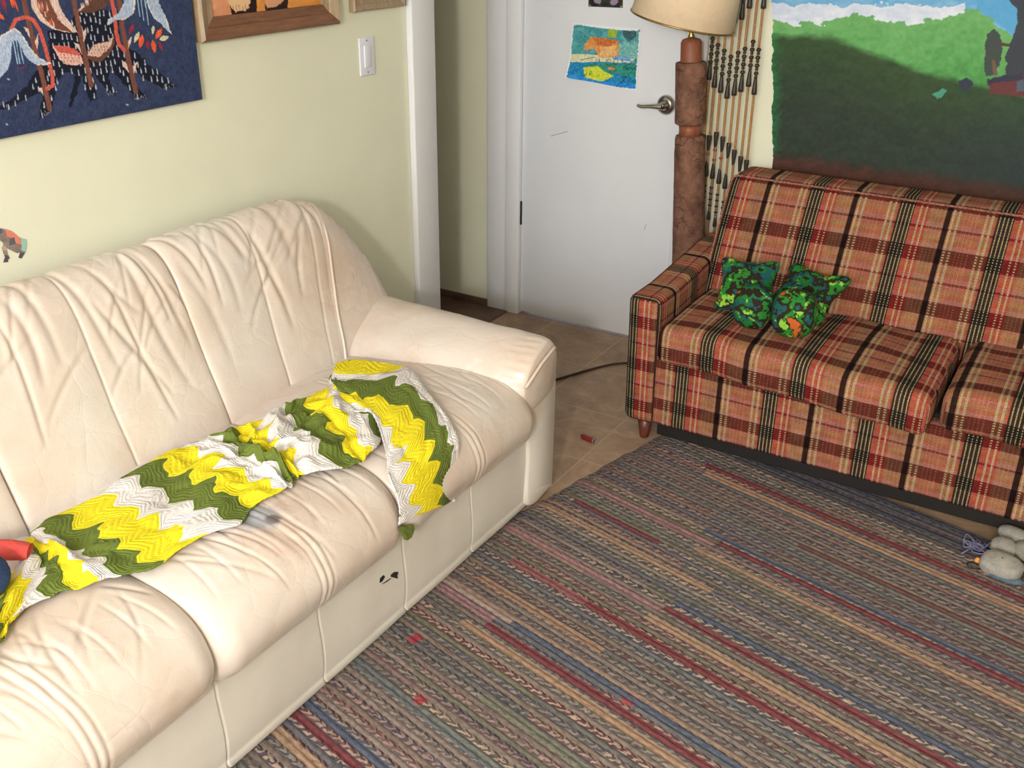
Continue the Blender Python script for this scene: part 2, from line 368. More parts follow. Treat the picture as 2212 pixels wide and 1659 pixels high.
def tube(name, pts, r, mat, parent=None, nseg=10, sub=6, closed=False, caps=True):
    pts = np.asarray(pts, float); rr = np.full(len(pts), r) if np.isscalar(r) else np.asarray(r, float)
    if sub > 1:
        t = np.linspace(0, len(pts)-1, (len(pts)-1)*sub+1); P = crom(pts, t); R = np.interp(t, np.arange(len(pts)), rr)
    else: P, R = pts, rr
    T = np.gradient(P, axis=0); T /= np.linalg.norm(T, axis=1)[:, None]+1e-12
    N = np.cross(T[0], [0.3, 0.2, .93]); N /= np.linalg.norm(N); V = []
    a = np.linspace(0, 2*np.pi, nseg, endpoint=False)
    for p, t_, q in zip(P, T, R):
        N = N-t_*(N@t_); N /= np.linalg.norm(N)+1e-12; B = np.cross(t_, N)
        V += list(p+q*(np.cos(a)[:, None]*N+np.sin(a)[:, None]*B))
    Fs = list(gridfaces(len(P), nseg, True))
    if caps: Fs += [list(range(nseg))[::-1], [(len(P)-1)*nseg+k for k in range(nseg)]]
    return mesh(name, V, Fs, mat, parent)
def lathe(name, prof, mat, parent=None, n=32, center=(0, 0, 0), axis=None, rfun=None):
    """prof: list of (r,z)."""
    a = np.linspace(0, 2*np.pi, n, endpoint=False); V = []
    for r, z in prof:
        k = 1 if rfun is None else rfun(a, z)
        V += list(np.stack([r*k*np.cos(a), r*k*np.sin(a), np.full(n, z)], 1))
    V = np.array(V)
    if axis is not None:
        q = Vector((0, 0, 1)).rotation_difference(Vector(axis)).to_matrix(); V = V @ np.array(q).T
    V = V+np.array(center); Fs = list(gridfaces(len(prof), n, True))
    Fs += [list(range(n))[::-1], [(len(prof)-1)*n+k for k in range(n)]]
    return mesh(name, V, Fs, mat, parent)
def vnoise(x, y, seed=0):
    """smooth value noise, numpy arrays in, -1..1 out"""
    x = np.asarray(x, float); y = np.asarray(y, float); xi = np.floor(x).astype(np.int64); yi = np.floor(y).astype(np.int64)
    fx = x-xi; fy = y-yi; fx = fx*fx*(3-2*fx); fy = fy*fy*(3-2*fy)
    def h(a, b):
        n = (a*374761393+b*668265263+seed*974634777) & 0xffffffff; n = ((n ^ (n >> 13))*1274126177) & 0xffffffff
        return ((n ^ (n >> 16)) & 0xffff)/32767.5-1
    return (h(xi, yi)*(1-fx)+h(xi+1, yi)*fx)*(1-fy)+(h(xi, yi+1)*(1-fx)+h(xi+1, yi+1)*fx)*fy
def fbm(x, y, o=4, seed=0):
    r = 0; a = 1; s = 0
    for k in range(o): r = r+a*vnoise(x*2**k, y*2**k, seed+k); s += a; a *= .5
    return r/s
def resample(pts, n, closed=False):
    P = np.asarray(pts, float)
    if closed: P = np.vstack([P, P[:1]])
    t = np.linspace(0, len(P)-1, 40*len(P))
    if closed:
        E = np.vstack([P[-2], P, P[1]]); C = crom(E, t+1)
    else: C = crom(P, t)
    d = np.r_[0, np.cumsum(np.linalg.norm(np.diff(C, axis=0), axis=1))]
    s = np.linspace(0, d[-1], n+1 if closed else n)
    out = np.stack([np.interp(s, d, C[:, k]) for k in range(C.shape[1])], 1)
    return (out[:-1], s[:-1]) if closed else (out, s)
def normals(V, nu, nv):
    G = V.reshape(nu, nv, 3); du = np.gradient(G, axis=0); dv = np.roll(G, -1, 1)-np.roll(G, 1, 1)
    N = np.cross(du, dv); N /= np.linalg.norm(N, axis=2)[..., None]+1e-12; return N.reshape(-1, 3)

# ------------------------------------------------------------------ THE ROOM
XL, YB, XR, YF, ZC = -2.15, 3.607, 2.3, -1.8, 2.44
struct(box('floor', (-3.8, YF-.1, -.1), (XR+.1, YB+.1, 0), M['tile'], bev=0))
struct(box('ceiling', (-3.8, YF-.1, ZC), (XR+.1, YB+.1, ZC+.1), M['ceil']))
struct(box('wall_left', (XL-.12, YF, 0), (XL, 2.985, ZC), M['wall']))
struct(box('wall_right', (XR, YF, 0), (XR+.1, YB, ZC), M['wall']))
struct(box('wall_hall', (-3.8, 1.2, 0), (-3.7, YB, ZC), M['wall']))
struct(box('wall_hall_near', (-3.7, 1.2, 0), (XL-.12, 1.3, ZC), M['wall']))
DX0, DX1, DZ = -2.137, -1.463, 2.03     # door slab
struct(boxes('wall_back', [((-3.7, YB, 0), (DX0-.012, YB+.1, ZC)), ((DX1+.012, YB, 0), (XR, YB+.1, ZC)), ((DX0-.012, YB, DZ+.012), (DX1+.012, YB+.1, ZC))], M['wall']))
WX0, WX1, WZ0, WZ1 = -1.95, -.35, .9, 2.1
struct(boxes('wall_front', [((XL, YF-.1, 0), (WX0, YF, ZC)), ((WX1, YF-.1, 0), (XR, YF, ZC)), ((WX0, YF-.1, 0), (WX1, YF, WZ0)), ((WX0, YF-.1, WZ1), (WX1, YF, ZC))], M['wall']))
wn1 = struct(boxes('window_1', [((WX0, YF-.08, WZ0), (WX0+.05, YF-.02, WZ1)), ((WX1-.05, YF-.08, WZ0), (WX1, YF-.02, WZ1)), ((WX0, YF-.08, WZ0), (WX1, YF-.02, WZ0+.05)), ((WX0, YF-.08, WZ1-.05), (WX1, YF-.02, WZ1)), ((-1.17, YF-.08, WZ0), (-1.13, YF-.02, WZ1))], M['white']))
box('window_pane', (WX0+.04, YF-.055, WZ0+.04), (WX1-.04, YF-.049, WZ1-.04), M['glass'], wn1)
# casing on the end of the left wall (broad board), jamb liner behind it
struct(box('trim_1', (XL, 2.862, 0), (XL+.026, 2.992, ZC), M['white'], bev=.004))
struct(box('trim_2', (XL-.13, 2.985, 0), (XL-.002, 3.004, ZC), M['white'], bev=.003))
# door casing (left leg, right leg, head), stop and slab
struct(box('trim_3', (-2.30, YB-.016, 0), (-2.205, YB, DZ+.09), M['white'], bev=.004))
struct(box('trim_4', (-2.205, YB-.024, 0), (DX0-.002, YB+.05, DZ+.012), M['white'], bev=.003))
struct(box('trim_5', (DX1+.004, YB-.018, 0), (-1.375, YB, DZ+.09), M['white'], bev=.004))
struct(box('trim_6', (-2.205, YB-.017, DZ+.012), (DX1+.004, YB, DZ+.09), M['white'], bev=.004))
struct(box('trim_7', (-3.7, YB-.012, 0), (-2.302, YB, .03), M['hallfloor'], bev=.002))
struct(box('trim_8', (-2.6, 3.02, .0), (-2.19, 3.585, .006), M['hallfloor'], bev=.002))
struct(box('baseboard_back', (-1.373, YB-.012, 0), (XR, YB, .09), M['white'], bev=.003))
struct(box('baseboard_left', (XL, YF, 0), (XL+.012, 2.86, .09), M['white'], bev=.003))
door = box('door_1', (DX0, YB-.004, .012), (DX1, YB+.032, DZ), M['door'], bev=.002); struct(door)
box('hinge', (DX0-.010, YB-.010, .40), (DX0+.004, YB-.003, .50), M['black'], door, bev=.001)
box('hinge', (DX0-.010, YB-.010, 1.70), (DX0+.004, YB-.003, 1.80), M['black'], door, bev=.001)
# lever handle
hc = ony((1438, 227), YB-.01); hy = YB-.004
dh = lathe('door_handle', [(.0, 0), (.0365, 0), (.0365, .004), (.034, .011), (.024, .017), (.013, .021), (.011, .045), (.0, .047)], M['nickel'], door, 40, (hc[0], hy, hc[2]), (0, -1, 0))
tube('lever', [(hc[0]+.004, hy-.045, hc[2]), (hc[0]-.02, hy-.048, hc[2]-.001), (hc[0]-.05, hy-.046, hc[2]-.004), (hc[0]-.08, hy-.044, hc[2]-.008), (hc[0]-.098, hy-.043, hc[2]-.004)], [.013, .010, .0075, .007, .005], M['nickel'], dh)
# ceiling light above the room
cl = empty('ceiling_light', (.24, -1.58, ZC)); tag(cl, 'bare bulb pendant ceiling light with a brass canopy', 'light')
lathe('canopy', [(.0, 0), (.05, 0), (.045, -.02), (.01, -.03), (.0, -.03)], M['brass'], cl, 32, (.24, -1.58, ZC))
tube('hanging_cord', [(.24, -1.58, ZC-.02), (.24, -1.58, 2.3), (.24, -1.58, 2.16)], .003, M['cord'], cl, 8, 2)
lathe('bulb_socket', [(.0, .03), (.016, .03), (.018, .0), (.018, -.03), (.0, -.03)], M['brass'], cl, 24, (.24, -1.58, 2.145))

# scuffs on the door
for k, (a, b) in enumerate([((1190, 294), (1226, 284)), ((1391, 497), (1396, 485))]):
    A, B = ony(a, YB-.005), ony(b, YB-.005); tube('scuff_mark', [A, (A+B)/2, B], .0009, M['greyplastic'], door, 5, 2)

# ------------------------------------------------------------------ painted flat things
def inpoly(X, Y, P):
    P = np.asarray(P, float); ins = np.zeros(X.shape, bool); sel = (X >= P[:, 0].min()) & (X <= P[:, 0].max()) & (Y >= P[:, 1].min()) & (Y <= P[:, 1].max())
    if not sel.any(): return ins
    x, y = X[sel], Y[sel]; c = np.zeros(x.shape, bool); j = len(P)-1
    for i in range(len(P)):
        xi, yi = P[i]; xj, yj = P[j]
        if yi != yj:
            c ^= ((yi > y) != (yj > y)) & (x < (xj-xi)*(y-yi)/(yj-yi)+xi)
        j = i
    ins[sel] = c; return ins
class Paint:
    def __init__(s, X, Y, bg): s.X, s.Y = X, Y; s.C = np.tile(np.array(bg, float), (len(X), 1))
    def poly(s, P, c, jit=0, seed=1):
        X, Y = s.X, s.Y
        if jit: X = X+jit*fbm(s.X/(jit*2.5), s.Y/(jit*2.5), 2, seed); Y = Y+jit*fbm(s.X/(jit*2.5)+9, s.Y/(jit*2.5), 2, seed+4)
        k = inpoly(X, Y, P); s.C[k] = c; return k
    def line(s, P, w, c):
        P = np.asarray(P, float); W = np.full(len(P), w, float) if np.isscalar(w) else np.asarray(w, float)
        for i in range(len(P)-1):
            a, b = P[i], P[i+1]; d = b-a; L = d@d+1e-9
            sel = (s.X > min(a[0], b[0])-W.max()) & (s.X < max(a[0], b[0])+W.max()) & (s.Y > min(a[1], b[1])-W.max()) & (s.Y < max(a[1], b[1])+W.max())
            x, y = s.X[sel]-a[0], s.Y[sel]-a[1]; t = np.clip((x*d[0]+y*d[1])/L, 0, 1)
            k = np.hypot(x-t*d[0], y-t*d[1]) < (W[i]+(W[i+1]-W[i])*t)/2
            idx = np.where(sel)[0][k]; s.C[idx] = c
    def petal(s, a, b, w, c):
        a, b = np.array(a, float), np.array(b, float); d = b-a; n = np.array([-d[1], d[0]])/np.linalg.norm(d)*w/2
        s.poly([a, a+d*.25+n*.8, a+d*.5+n, a+d*.8+n*.55, b, a+d*.8-n*.55, a+d*.5-n, a+d*.25-n*.8], c)
def painted(name, axis, plane, a, bz, thick, fn, mat, parent=None, keep=None, edge=None):
    """grid facing the room; axis 'x' = on the left wall (a are y values), 'y' = on the back wall (a are x values)"""
    na, nz = len(a), len(bz); A, Z = np.meshgrid(a, bz, indexing='ij'); A = A.ravel(); Z = Z.ravel()
    V = np.stack([np.full(A.shape, plane), A, Z], 1) if axis == 'x' else np.stack([A, np.full(A.shape, plane), Z], 1)
    P = to_px(V); C = fn(P[:, 0], P[:, 1], A, Z)
    if keep is not None:
        V0 = keep(P[:, 0], P[:, 1], A, Z)
        if isinstance(V0, tuple): V = V0[1]; V0 = V0[0]
    Fs = gridfaces(na, nz)
    if axis == 'y': Fs = Fs
    else: Fs = Fs[:, ::-1]
    if keep is not None and V0 is not None: Fs = Fs[V0[Fs].all(1)]
    V = list(V); Fs = list(Fs); C = list(C)
    if thick:
        k = len(V); q = -thick if axis == 'x' else thick
        cs = [(a[0], bz[0]), (a[-1], bz[0]), (a[-1], bz[-1]), (a[0], bz[-1])]
        for dp in (0, q):
            for (s_, z_) in cs:
                V.append((plane+dp, s_, z_) if axis == 'x' else (s_, plane+dp, z_)); C.append(edge or (60, 60, 60))
        for i in range(4):
            j = (i+1) % 4; Fs.append([k+i, k+j, k+4+j, k+4+i])
        Fs.append([k+4, k+5, k+6, k+7])
    o = mesh(name, V, Fs, mat, parent, False)
    at = o.data.color_attributes.new('paint', 'FLOAT_COLOR', 'POINT')
    C = np.asarray(C, float)/255; L = np.where(C <= .04045, C/12.92, ((C+.055)/1.055)**2.4)
    at.data.foreach_set('color', np.c_[L, np.ones(len(L))].ravel()); return o
def lsp(*seg):
    out = []
    for a, b, st in seg:
        n = max(2, int(round(abs(b-a)/st))+1); q = np.linspace(a, b, n); out += list(q if not out else q[1:])
    return np.array(out)

# --- woven hanging with bell flowers
def paint_tapestry(px, py, A, Z):
    S = 5.027; X, Y = px*S, py*S; p = Paint(X, Y, (50, 60, 92))
    p.C += (fbm(A*90, Z*90, 3, 3)*9)[:, None]
    DK = [(520, 330), (700, 330), (850, 110), (1280, 110), (1300, 500), (1480, 560), (1640, 720), (1920, 940), (1780, 960), (1560, 850), (1440, 760), (1500, 960), (1600, 1070), (1480, 1070), (1330, 900), (1200, 740), (1180, 860), (1260, 1040), (1180, 1010), (1060, 860), (1000, 760), (1045, 960), (1040, 1080), (980, 1100), (920, 950), (880, 800),
          (850, 960), (780, 1160), (745, 1140), (790, 980), (820, 800), (700, 780), (620, 900), (570, 1180), (420, 1300), (440, 1150), (480, 980), (330, 1050), (200, 1120), (0, 1200), (-300, 1260), (-300, 1200), (0, 1150), (180, 1030), (300, 930), (380, 780), (480, 700), (540, 600)]
    k = p.poly(DK, (24, 26, 42), 14)
    for xs in np.arange(-200, 1960, 62):
        for ys in np.arange(130, 1300, 92):
            cx = xs+random.uniform(-18, 18)+(int(ys/92) % 2)*31; cy = ys+random.uniform(-20, 20)
            if inpoly(np.array([cx]), np.array([cy]), DK)[0]: p.line([(cx-4, cy-26), (cx+4, cy+26)], [9, 17], (172, 178, 194))
    BR, RD, CRM, BLU = (118, 74, 62), (196, 88, 76), (214, 186, 176), (168, 182, 208)
    p.poly([(340, -400), (330, 0), (350, 100), (440, 230), (560, 310), (700, 350), (850, 355), (740, 220), (650, 80), (610, -60), (600, -400)], CRM, 8)
    p.poly([(395, -400), (390, 0), (420, 110), (500, 220), (620, 320), (800, 360), (660, 240), (560, 60), (540, -400)], (116, 70, 58), 8)
    for _ in range(46):
        a, b = random.uniform(400, 690), random.uniform(-120, 330)
        if inpoly(np.array([a]), np.array([b]), [(400, -120), (540, -120), (570, 60), (660, 240), (700, 330), (560, 270), (420, 110)])[0]: p.line([(a-4, b-24), (a+4, b+24)], [8, 15], random.choice([(220, 110, 88), (226, 150, 130), (214, 186, 176)]))
    p.poly([(850, 135), (960, 10), (1010, -60), (1300, -80), (1200, 20), (1130, 90), (1000, 140)], (92, 62, 52), 6)
    p.poly([(840, 130), (930, 10), (1010, -80), (960, 30), (880, 110)], CRM, 4)
    for st in ([(230, -300), (260, 0), (300, 200), (370, 500), (440, 750), (540, 1180)], [(780, -300), (800, 0), (870, 350), (930, 640), (990, 925)], [(1270, -300), (1290, 0), (1330, 300), (1390, 620), (1475, 1000)]):
        p.line(st, 52, BR)
    for st in ([(120, 320), (170, 215), (270, 185), (360, 215), (430, 330), (480, 480), (525, 640), (570, 820), (572, 930), (510, 962)], [(1205, -200), (1215, 0), (1245, 170), (1262, 350), (1290, 480), (1350, 545)]):
        p.line(st, 42, RD)
    p.poly([(570, 500), (640, 498), (720, 505), (800, 530), (880, 600), (905, 690), (830, 712), (720, 700), (640, 640)], (216, 170, 160), 5)
    p.poly([(575, 495), (720, 500), (810, 530), (885, 610), (780, 590), (640, 570)], RD, 8)
    p.poly([(935, 620), (1010, 490), (1100, 460), (1180, 450), (1240, 380), (1245, 480), (1190, 590), (1090, 675), (1000, 665)], (104, 66, 54), 5)
    p.poly([(945, 605), (1015, 490), (1100, 465), (1185, 450), (1235, 395), (1190, 520), (1080, 620)], (208, 172, 160), 8)
    for a, b in [(655+38*i+12*(j % 2), 590+34*j) for i in range(6) for j in range(3)]+[(990+34*i+12*(j % 2), 500+36*j) for i in range(6) for j in range(3)]:
        if p.C.shape: p.line([(a, b), (a+7, b+18)], [7, 3], (30, 26, 36))
    for th in ([(250, 290), (310, 310), (330, 420), (290, 350)], [(412, 370), (380, 450), (402, 545), (418, 460)], [(932, 300), (898, 360), (910, 455), (938, 370)], [(800, 460), (860, 480), (888, 590), (850, 530)], [(1432, 388), (1390, 450), (1392, 535), (1425, 450)],
               [(1320, 650), (1375, 690), (1402, 795), (1350, 730)], [(1490, 670), (1442, 715), (1452, 805), (1475, 740)], [(405, 950), (455, 955), (475, 1040), (440, 990)]): p.poly(th, CRM, 3)
    def bell(P):
        p.poly(P, (206, 206, 200), 10); c = np.mean(P, 0); p.poly([(q[0]*.86+c[0]*.14, q[1]*.93+c[1]*.07) for q in P], BLU, 6)
    bell([(80, 345), (160, 300), (230, 360), (330, 520), (430, 630), (565, 695), (420, 712), (330, 660), (270, 590), (235, 500), (190, 430), (130, 425), (112, 520), (110, 650), (60, 780), (-40, 880), (-60, 600), (-20, 400)])
    bell([(1360, -100), (1475, -100), (1470, 60), (1450, 150), (1350, 210), (1250, 215), (1160, 285), (1175, 220), (1300, 130), (1350, 20)])
    bell([(1560, -100), (1700, -100), (1730, 40), (1790, 160), (1870, 385), (1760, 270), (1660, 180), (1600, 60)])
    for a, b in [((140, 440), (192, 695)), ((172, 430), (216, 695)), ((203, 440), (256, 690)), ((1485, -60), (1520, 180)), ((1525, -60), (1560, 220)), ((1565, -60), (1612, 270))]: p.line([a, b], [13, 8], (150, 180, 208))
    for a in ((195, 735), (225, 735), (250, 725), (275, 715)): p.line([a, (a[0], a[1]+8)], 12, (150, 60, 66))
    OR, CR2, WH = (224, 92, 50), (140, 44, 66), (206, 194, 160)
    for a, b, w_, c in [((1755, 310), (1690, 425), 60, OR), ((1545, 375), (1520, 525), 60, OR), ((1655, 430), (1685, 580), 55, OR), ((1510, 345), (1458, 465), 50, WH), ((1668, 275), (1655, 375), 38, WH), ((1730, 432), (1835, 398), 60, WH),
                        ((1455, 258), (1400, 372), 46, CR2), ((1598, 428), (1608, 545), 40, CR2), ((1722, 450), (1768, 555), 40, CR2), ((100, -40), (190, 95), 60, OR), ((20, -40), (60, 120), 50, CR2), ((-20, 150), (50, 215), 40, OR)]: p.petal(a, b, w_, c)
    for x0, y0, n in ((1830, 930, 12), (1520, 1050, 14), (1215, 1010, 8), (490, 1220, 10), (40, 1160, 6)):
        for i in range(n):
            a, b = x0+random.uniform(-65, 65), y0+random.uniform(-25, 25); p.line([(a, b), (a+3, b+14)], 5, (160, 160, 160))
    for a in ((68, 1350), (1375, 1135), (85, 858)): p.line([a, (a[0]+14, a[1]+4)], 18, (150, 170, 190))
    return p.C*(1+.07*np.sign(vnoise(A*700, Z*260, 8)))[:, None]
tp = painted('wall_hanging', 'x', XL+.022, lsp((1.0, 1.34, .008), (1.34, 1.937, .0014)), lsp((1.157, 1.41, .0014), (1.41, 1.9, .01)), .018, paint_tapestry, attrmat('tapestry_wool', .95, 900, .001), edge=(120, 112, 84))
tag(tp, 'navy woven wall hanging with pale bell flowers, red stems and black roots', 'wall hanging')

# --- mural on the back wall
def edge_x(z): return -1.102-.122*(z-.815)+.008*fbm(z*45, z*0+3, 3, 5)
def paint_mural(X, Y, A, Z):
    p = Paint(X, Y, (226, 230, 240)); n = fbm(X/26, Y/14, 4, 2); n2 = fbm(X/7, Y/7, 3, 9)
    p.C[:] = np.array((206, 214, 232))+n[:, None]*np.array((24, 18, 10))
    sky = (Y < 10+n*16) | ((X > 2085) & (Y < 30+(X-2085)*.6+n*10)); skyc = np.array((96, 160, 206))
    k = np.clip((n*.9+.25), 0, 1)[:, None]; p.C[sky] = (skyc*(1-.35*k)+np.array((220, 226, 240))*.35*k)[sky]
    p.C[(X > 2110) & (Y < 20+(X-2110)*.68)] = (88, 158, 206)
    hill = 44+8*np.sin(X/38)+n*14+n2*5-np.where(X > 1985, np.clip((X-1985)*.12, 0, 18), 0)+np.where(X > 2110, (X-2110)*.62, 0)
    t = np.clip((Y-hill)/150, 0, 1)[:, None]
    g = np.array((108, 166, 102))*(1-t)+np.array((76, 142, 76))*t+n[:, None]*9+n2[:, None]*5
    k = Y > hill; p.C[k] = g[k]
    dh = np.interp(X, [1668, 1740, 1800, 1900, 2000, 2100, 2212, 2400], [72, 70, 76, 112, 150, 176, 200, 230])+n*6
    s = np.clip((Y-dh)/16, 0, 1)[:, None]; d = np.clip((Y-dh)/170, 0, 1)[:, None]
    dc = np.array((52, 76, 44))*(1-d)+np.array((44, 54, 46))*d+n[:, None]*6+n2[:, None]*4
    bl = np.clip((X-1950)/260, 0, 1)[:, None]*np.clip((Y-150)/150, 0, 1)[:, None]; dc = dc*(1-.45*bl)+np.array((44, 54, 64))*.45*bl
    p.C = p.C*(1-s)+dc*s
    e = np.clip(1-(A-edge_x(Z))/.035+n2*.5, 0, 1)[:, None]*(Y > 72)[:, None]; p.C = p.C*(1-.75*e)+np.array((36, 116, 62))*.75*e
    bz = 322+(X-1668)*.135; s = np.clip((Y-bz+n*8)/22, 0, 1)[:, None]; br = np.array((72, 44, 36))+n[:, None]*12*np.array((1, .6, .5))+n2[:, None]*5
    p.C = p.C*(1-s)+br*s
    DKG = (62, 72, 70)
    p.poly([(2128, 100), (2134, 72), (2148, 64), (2162, 76), (2166, 110), (2160, 140), (2146, 160), (2132, 166), (2126, 150)], DKG, 3)
    p.line([(2146, 132), (2150, 158)], [7, 10], (112, 84, 70)); p.line([(2160, 95), (2185, 98)], 7, (84, 62, 58))
    p.poly([(2175, 165), (2172, 120), (2186, 90), (2200, 40), (2196, 18), (2176, -4), (2178, -20), (2212, -30), (2300, -60), (2420, 60), (2420, 200), (2300, 190)], (58, 62, 72), 5)
    p.poly([(2132, 176), (2160, 166), (2212, 160), (2300, 170), (2420, 190), (2420, 230), (2300, 225), (2212, 208), (2140, 202)], (98, 52, 56), 4)
    p.poly([(2134, 172), (2172, 162), (2212, 158), (2212, 170), (2160, 178), (2136, 184)], (52, 52, 74), 4)
    p.poly([(2195, 178), (2212, 172), (2212, 196), (2196, 198)], (76, 92, 108), 2)
    p.poly([(2012, 204), (2020, 196), (2034, 194), (2043, 199), (2036, 206), (2026, 214), (2018, 209)], (74, 142, 122), 6); p.poly([(2074, 190), (2076, 174), (2086, 168), (2097, 174), (2098, 190), (2086, 197)], (50, 56, 74), 6)
    return p.C*(1+.03*n2[:, None])
mu = painted('mural', 'y', YB-.0015, lsp((-1.19, -1.10, .0015), (-1.10, -.22, .0022), (-.22, .95, .012)), lsp((.60, .78, .01), (.78, 1.40, .0022), (1.40, 1.95, .012)), 0, paint_mural, attrmat('mural_paint', .6, 60, .001),
             keep=lambda px, py, A, Z: A > edge_x(Z))
tag(mu, 'landscape mural of green hills under clouds painted on the wall above the plaid sofa', 'mural')

# --- watercolour on the door
def paint_water(X, Y, A, Z):
    X = (X-1200)*4.424; Y = Y*4.424; p = Paint(X, Y, (228, 230, 236)); n = fbm(X/60, Y/40, 4, 2); n2 = fbm(X/14, Y/14, 3, 7)
    inn = [(176, 232), (300, 248), (420, 268), (600, 285), (800, 296), (790, 480), (775, 640), (765, 848), (560, 828), (400, 800), (250, 792), (190, 766), (124, 728), (145, 600), (158, 420)]
    k = inpoly(X+n2*8, Y+n2*8, inn)
    c = np.array((74, 146, 152))+n[:, None]*np.array((30, 26, 22))+n2[:, None]*np.array((26, 24, 22))
    p.C[k] = c[k]
    def pol(P, col, j=9, var=32):
        kk = inpoly(X+j*n2, Y+j*n, P) & k; p.C[kk] = (np.array(col)+n2[:, None]*var)[kk]
    pol([(640, 290), (770, 296), (770, 350), (700, 400), (650, 350)], (56, 92, 100)); pol([(500, 280), (590, 285), (580, 360), (500, 350)], (150, 176, 60), 14)
    pol([(600, 420), (790, 400), (780, 560), (600, 530)], (116, 174, 170), 20, 40)
    pol([(150, 515), (380, 520), (560, 540), (760, 560), (740, 600), (430, 590), (300, 600), (150, 602)], (206, 204, 170)); pol([(530, 530), (700, 545), (730, 590), (560, 570)], (112, 156, 206))
    pol([(280, 410), (345, 350), (470, 378), (590, 380), (612, 430), (600, 540), (430, 550), (370, 470), (270, 480)], (206, 140, 78)); pol([(345, 352), (590, 382), (520, 445), (400, 430)], (190, 106, 54))
    pol([(430, 450), (580, 430), (590, 530), (430, 545)], (218, 170, 112)); pol([(145, 596), (420, 590), (780, 610), (768, 850), (124, 730)], (36, 128, 176))
    pol([(270, 610), (560, 600), (780, 620), (770, 740), (500, 700)], (46, 134, 120), 16); pol([(270, 640), (400, 630), (470, 680), (560, 730), (440, 782), (290, 740)], (196, 206, 66))
    pol([(500, 640), (580, 650), (570, 672), (505, 662)], (206, 130, 80), 4); pol([(124, 700), (400, 770), (765, 810), (768, 850), (400, 805), (200, 770)], (40, 130, 210))
    BK = (36, 40, 52)
    for q in ([(240, 575), (380, 545)], [(300, 690), (295, 748)], [(335, 678), (325, 722)], [(346, 676), (340, 722)], [(390, 560), (388, 596)], [(420, 562), (418, 600)], [(490, 570), (490, 600)], [(640, 560), (640, 600)], [(575, 830), (640, 780), (680, 730), (640, 740), (660, 790)], [(690, 800), (720, 740)], [(720, 790), (760, 770)], [(650, 640), (760, 660)], [(700, 620), (770, 560)]): p.line(q, 5, BK)
    for cx, cy, r in ((516, 580, 14), (578, 588, 22), (672, 614, 14), (494, 632, 12), (560, 656, 12)):
        a = np.linspace(0, 6.3, 12); p.line(np.stack([cx+r*np.cos(a), cy+r*1.25*np.sin(a)], 1), 4, BK)
    for i in range(8): p.line([(655+i*15, 640), (650+i*15, 668)], 5, BK)
    return p.C
def curl(px, py, A, Z):
    V = np.stack([A, np.full(A.shape, YB-.0075), Z], 1); k = np.clip((-1.84-A)/.1, 0, 1)*np.clip((1.06-Z)/.06, 0, 1); V[:, 1] -= .018*k**1.5
    return None, V
def quad_sheet(name, corners, plane, fn, mat, n=170, lift=None, parent=None):
    c = [ony(q, plane) for q in corners]; s = np.linspace(0, 1, n); U, W = np.meshgrid(s, s, indexing='ij'); U = U.ravel()[:, None]; W = W.ravel()[:, None]
    V = (c[0]*(1-U)+c[1]*U)*(1-W)+(c[3]*(1-U)+c[2]*U)*W; P = to_px(V); C = fn(P[:, 0], P[:, 1], V[:, 0], V[:, 2])
    if lift: V[:, 1] -= lift(U[:, 0], W[:, 0])
    VB = V.copy(); VB[:, 1] += .0004; N = len(V); Fs = list(gridfaces(n, n)[:, ::-1])+list(gridfaces(n, n)+N)
    o = mesh(name, np.vstack([V, VB]), Fs, mat, parent); at = o.data.color_attributes.new('paint', 'FLOAT_COLOR', 'POINT')
    C = np.clip(np.vstack([C, np.full(C.shape, 225.)]), 0, 255)/255; L = np.where(C <= .04045, C/12.92, ((C+.055)/1.055)**2.4)
    at.data.foreach_set('color', np.c_[L, np.ones(len(L))].ravel()); return o
wc = quad_sheet('watercolour_painting', [(1238, 50), (1386, 62), (1374, 196), (1226, 166)], YB-.006, paint_water, attrmat('watercolour_paper', .8), lift=lambda U, W: .001+.022*np.clip(1-U*2.2, 0, 1)**1.5*np.clip((W-.6)/.4, 0, 1)**1.5)
tag(wc, 'unframed watercolour of an orange cabin by blue water pinned to the white door', 'painting')
for q in ((1244, 56), (1381, 66)):
    c = ony(q, YB-.007); o = lathe('pushpin', [(.0, 0), (.004, 0), (.0045, .002), (.003, .005), (.0, .006)], M['nickel'], wc, 14, c, (0, -1, 0))
def paint_photo(X, Y, A, Z):
    p = Paint(X, Y, (46, 48, 44)); n = fbm(X/9, Y/9, 3, 2); p.C += n[:, None]*np.array((22, 26, 20))
    for cx, cy, r in ((1290, 2, 8), (1327, 5, 8), (1308, -14, 9), (1335, -22, 8), (1285, -28, 8)): k = np.hypot(X-cx, (Y-cy)*1.3) < r+n*3; p.C[k] = (150, 130, 156)
    return p.C
ph = quad_sheet('flower_photo', [(1273, -70), (1347, -62), (1345, 17), (1271, 14)], YB-.006, paint_photo, attrmat('photo_print', .4), n=70)
tag(ph, 'small dark photo of mauve flowers pinned to the door above the watercolour', 'photograph')
for q in ((1275, 12), (1342, 14)): lathe('pushpin', [(.0, 0), (.004, 0), (.0045, .002), (.003, .005), (.0, .006)], M['nickel'], ph, 14, ony(q, YB-.007), (0, -1, 0))

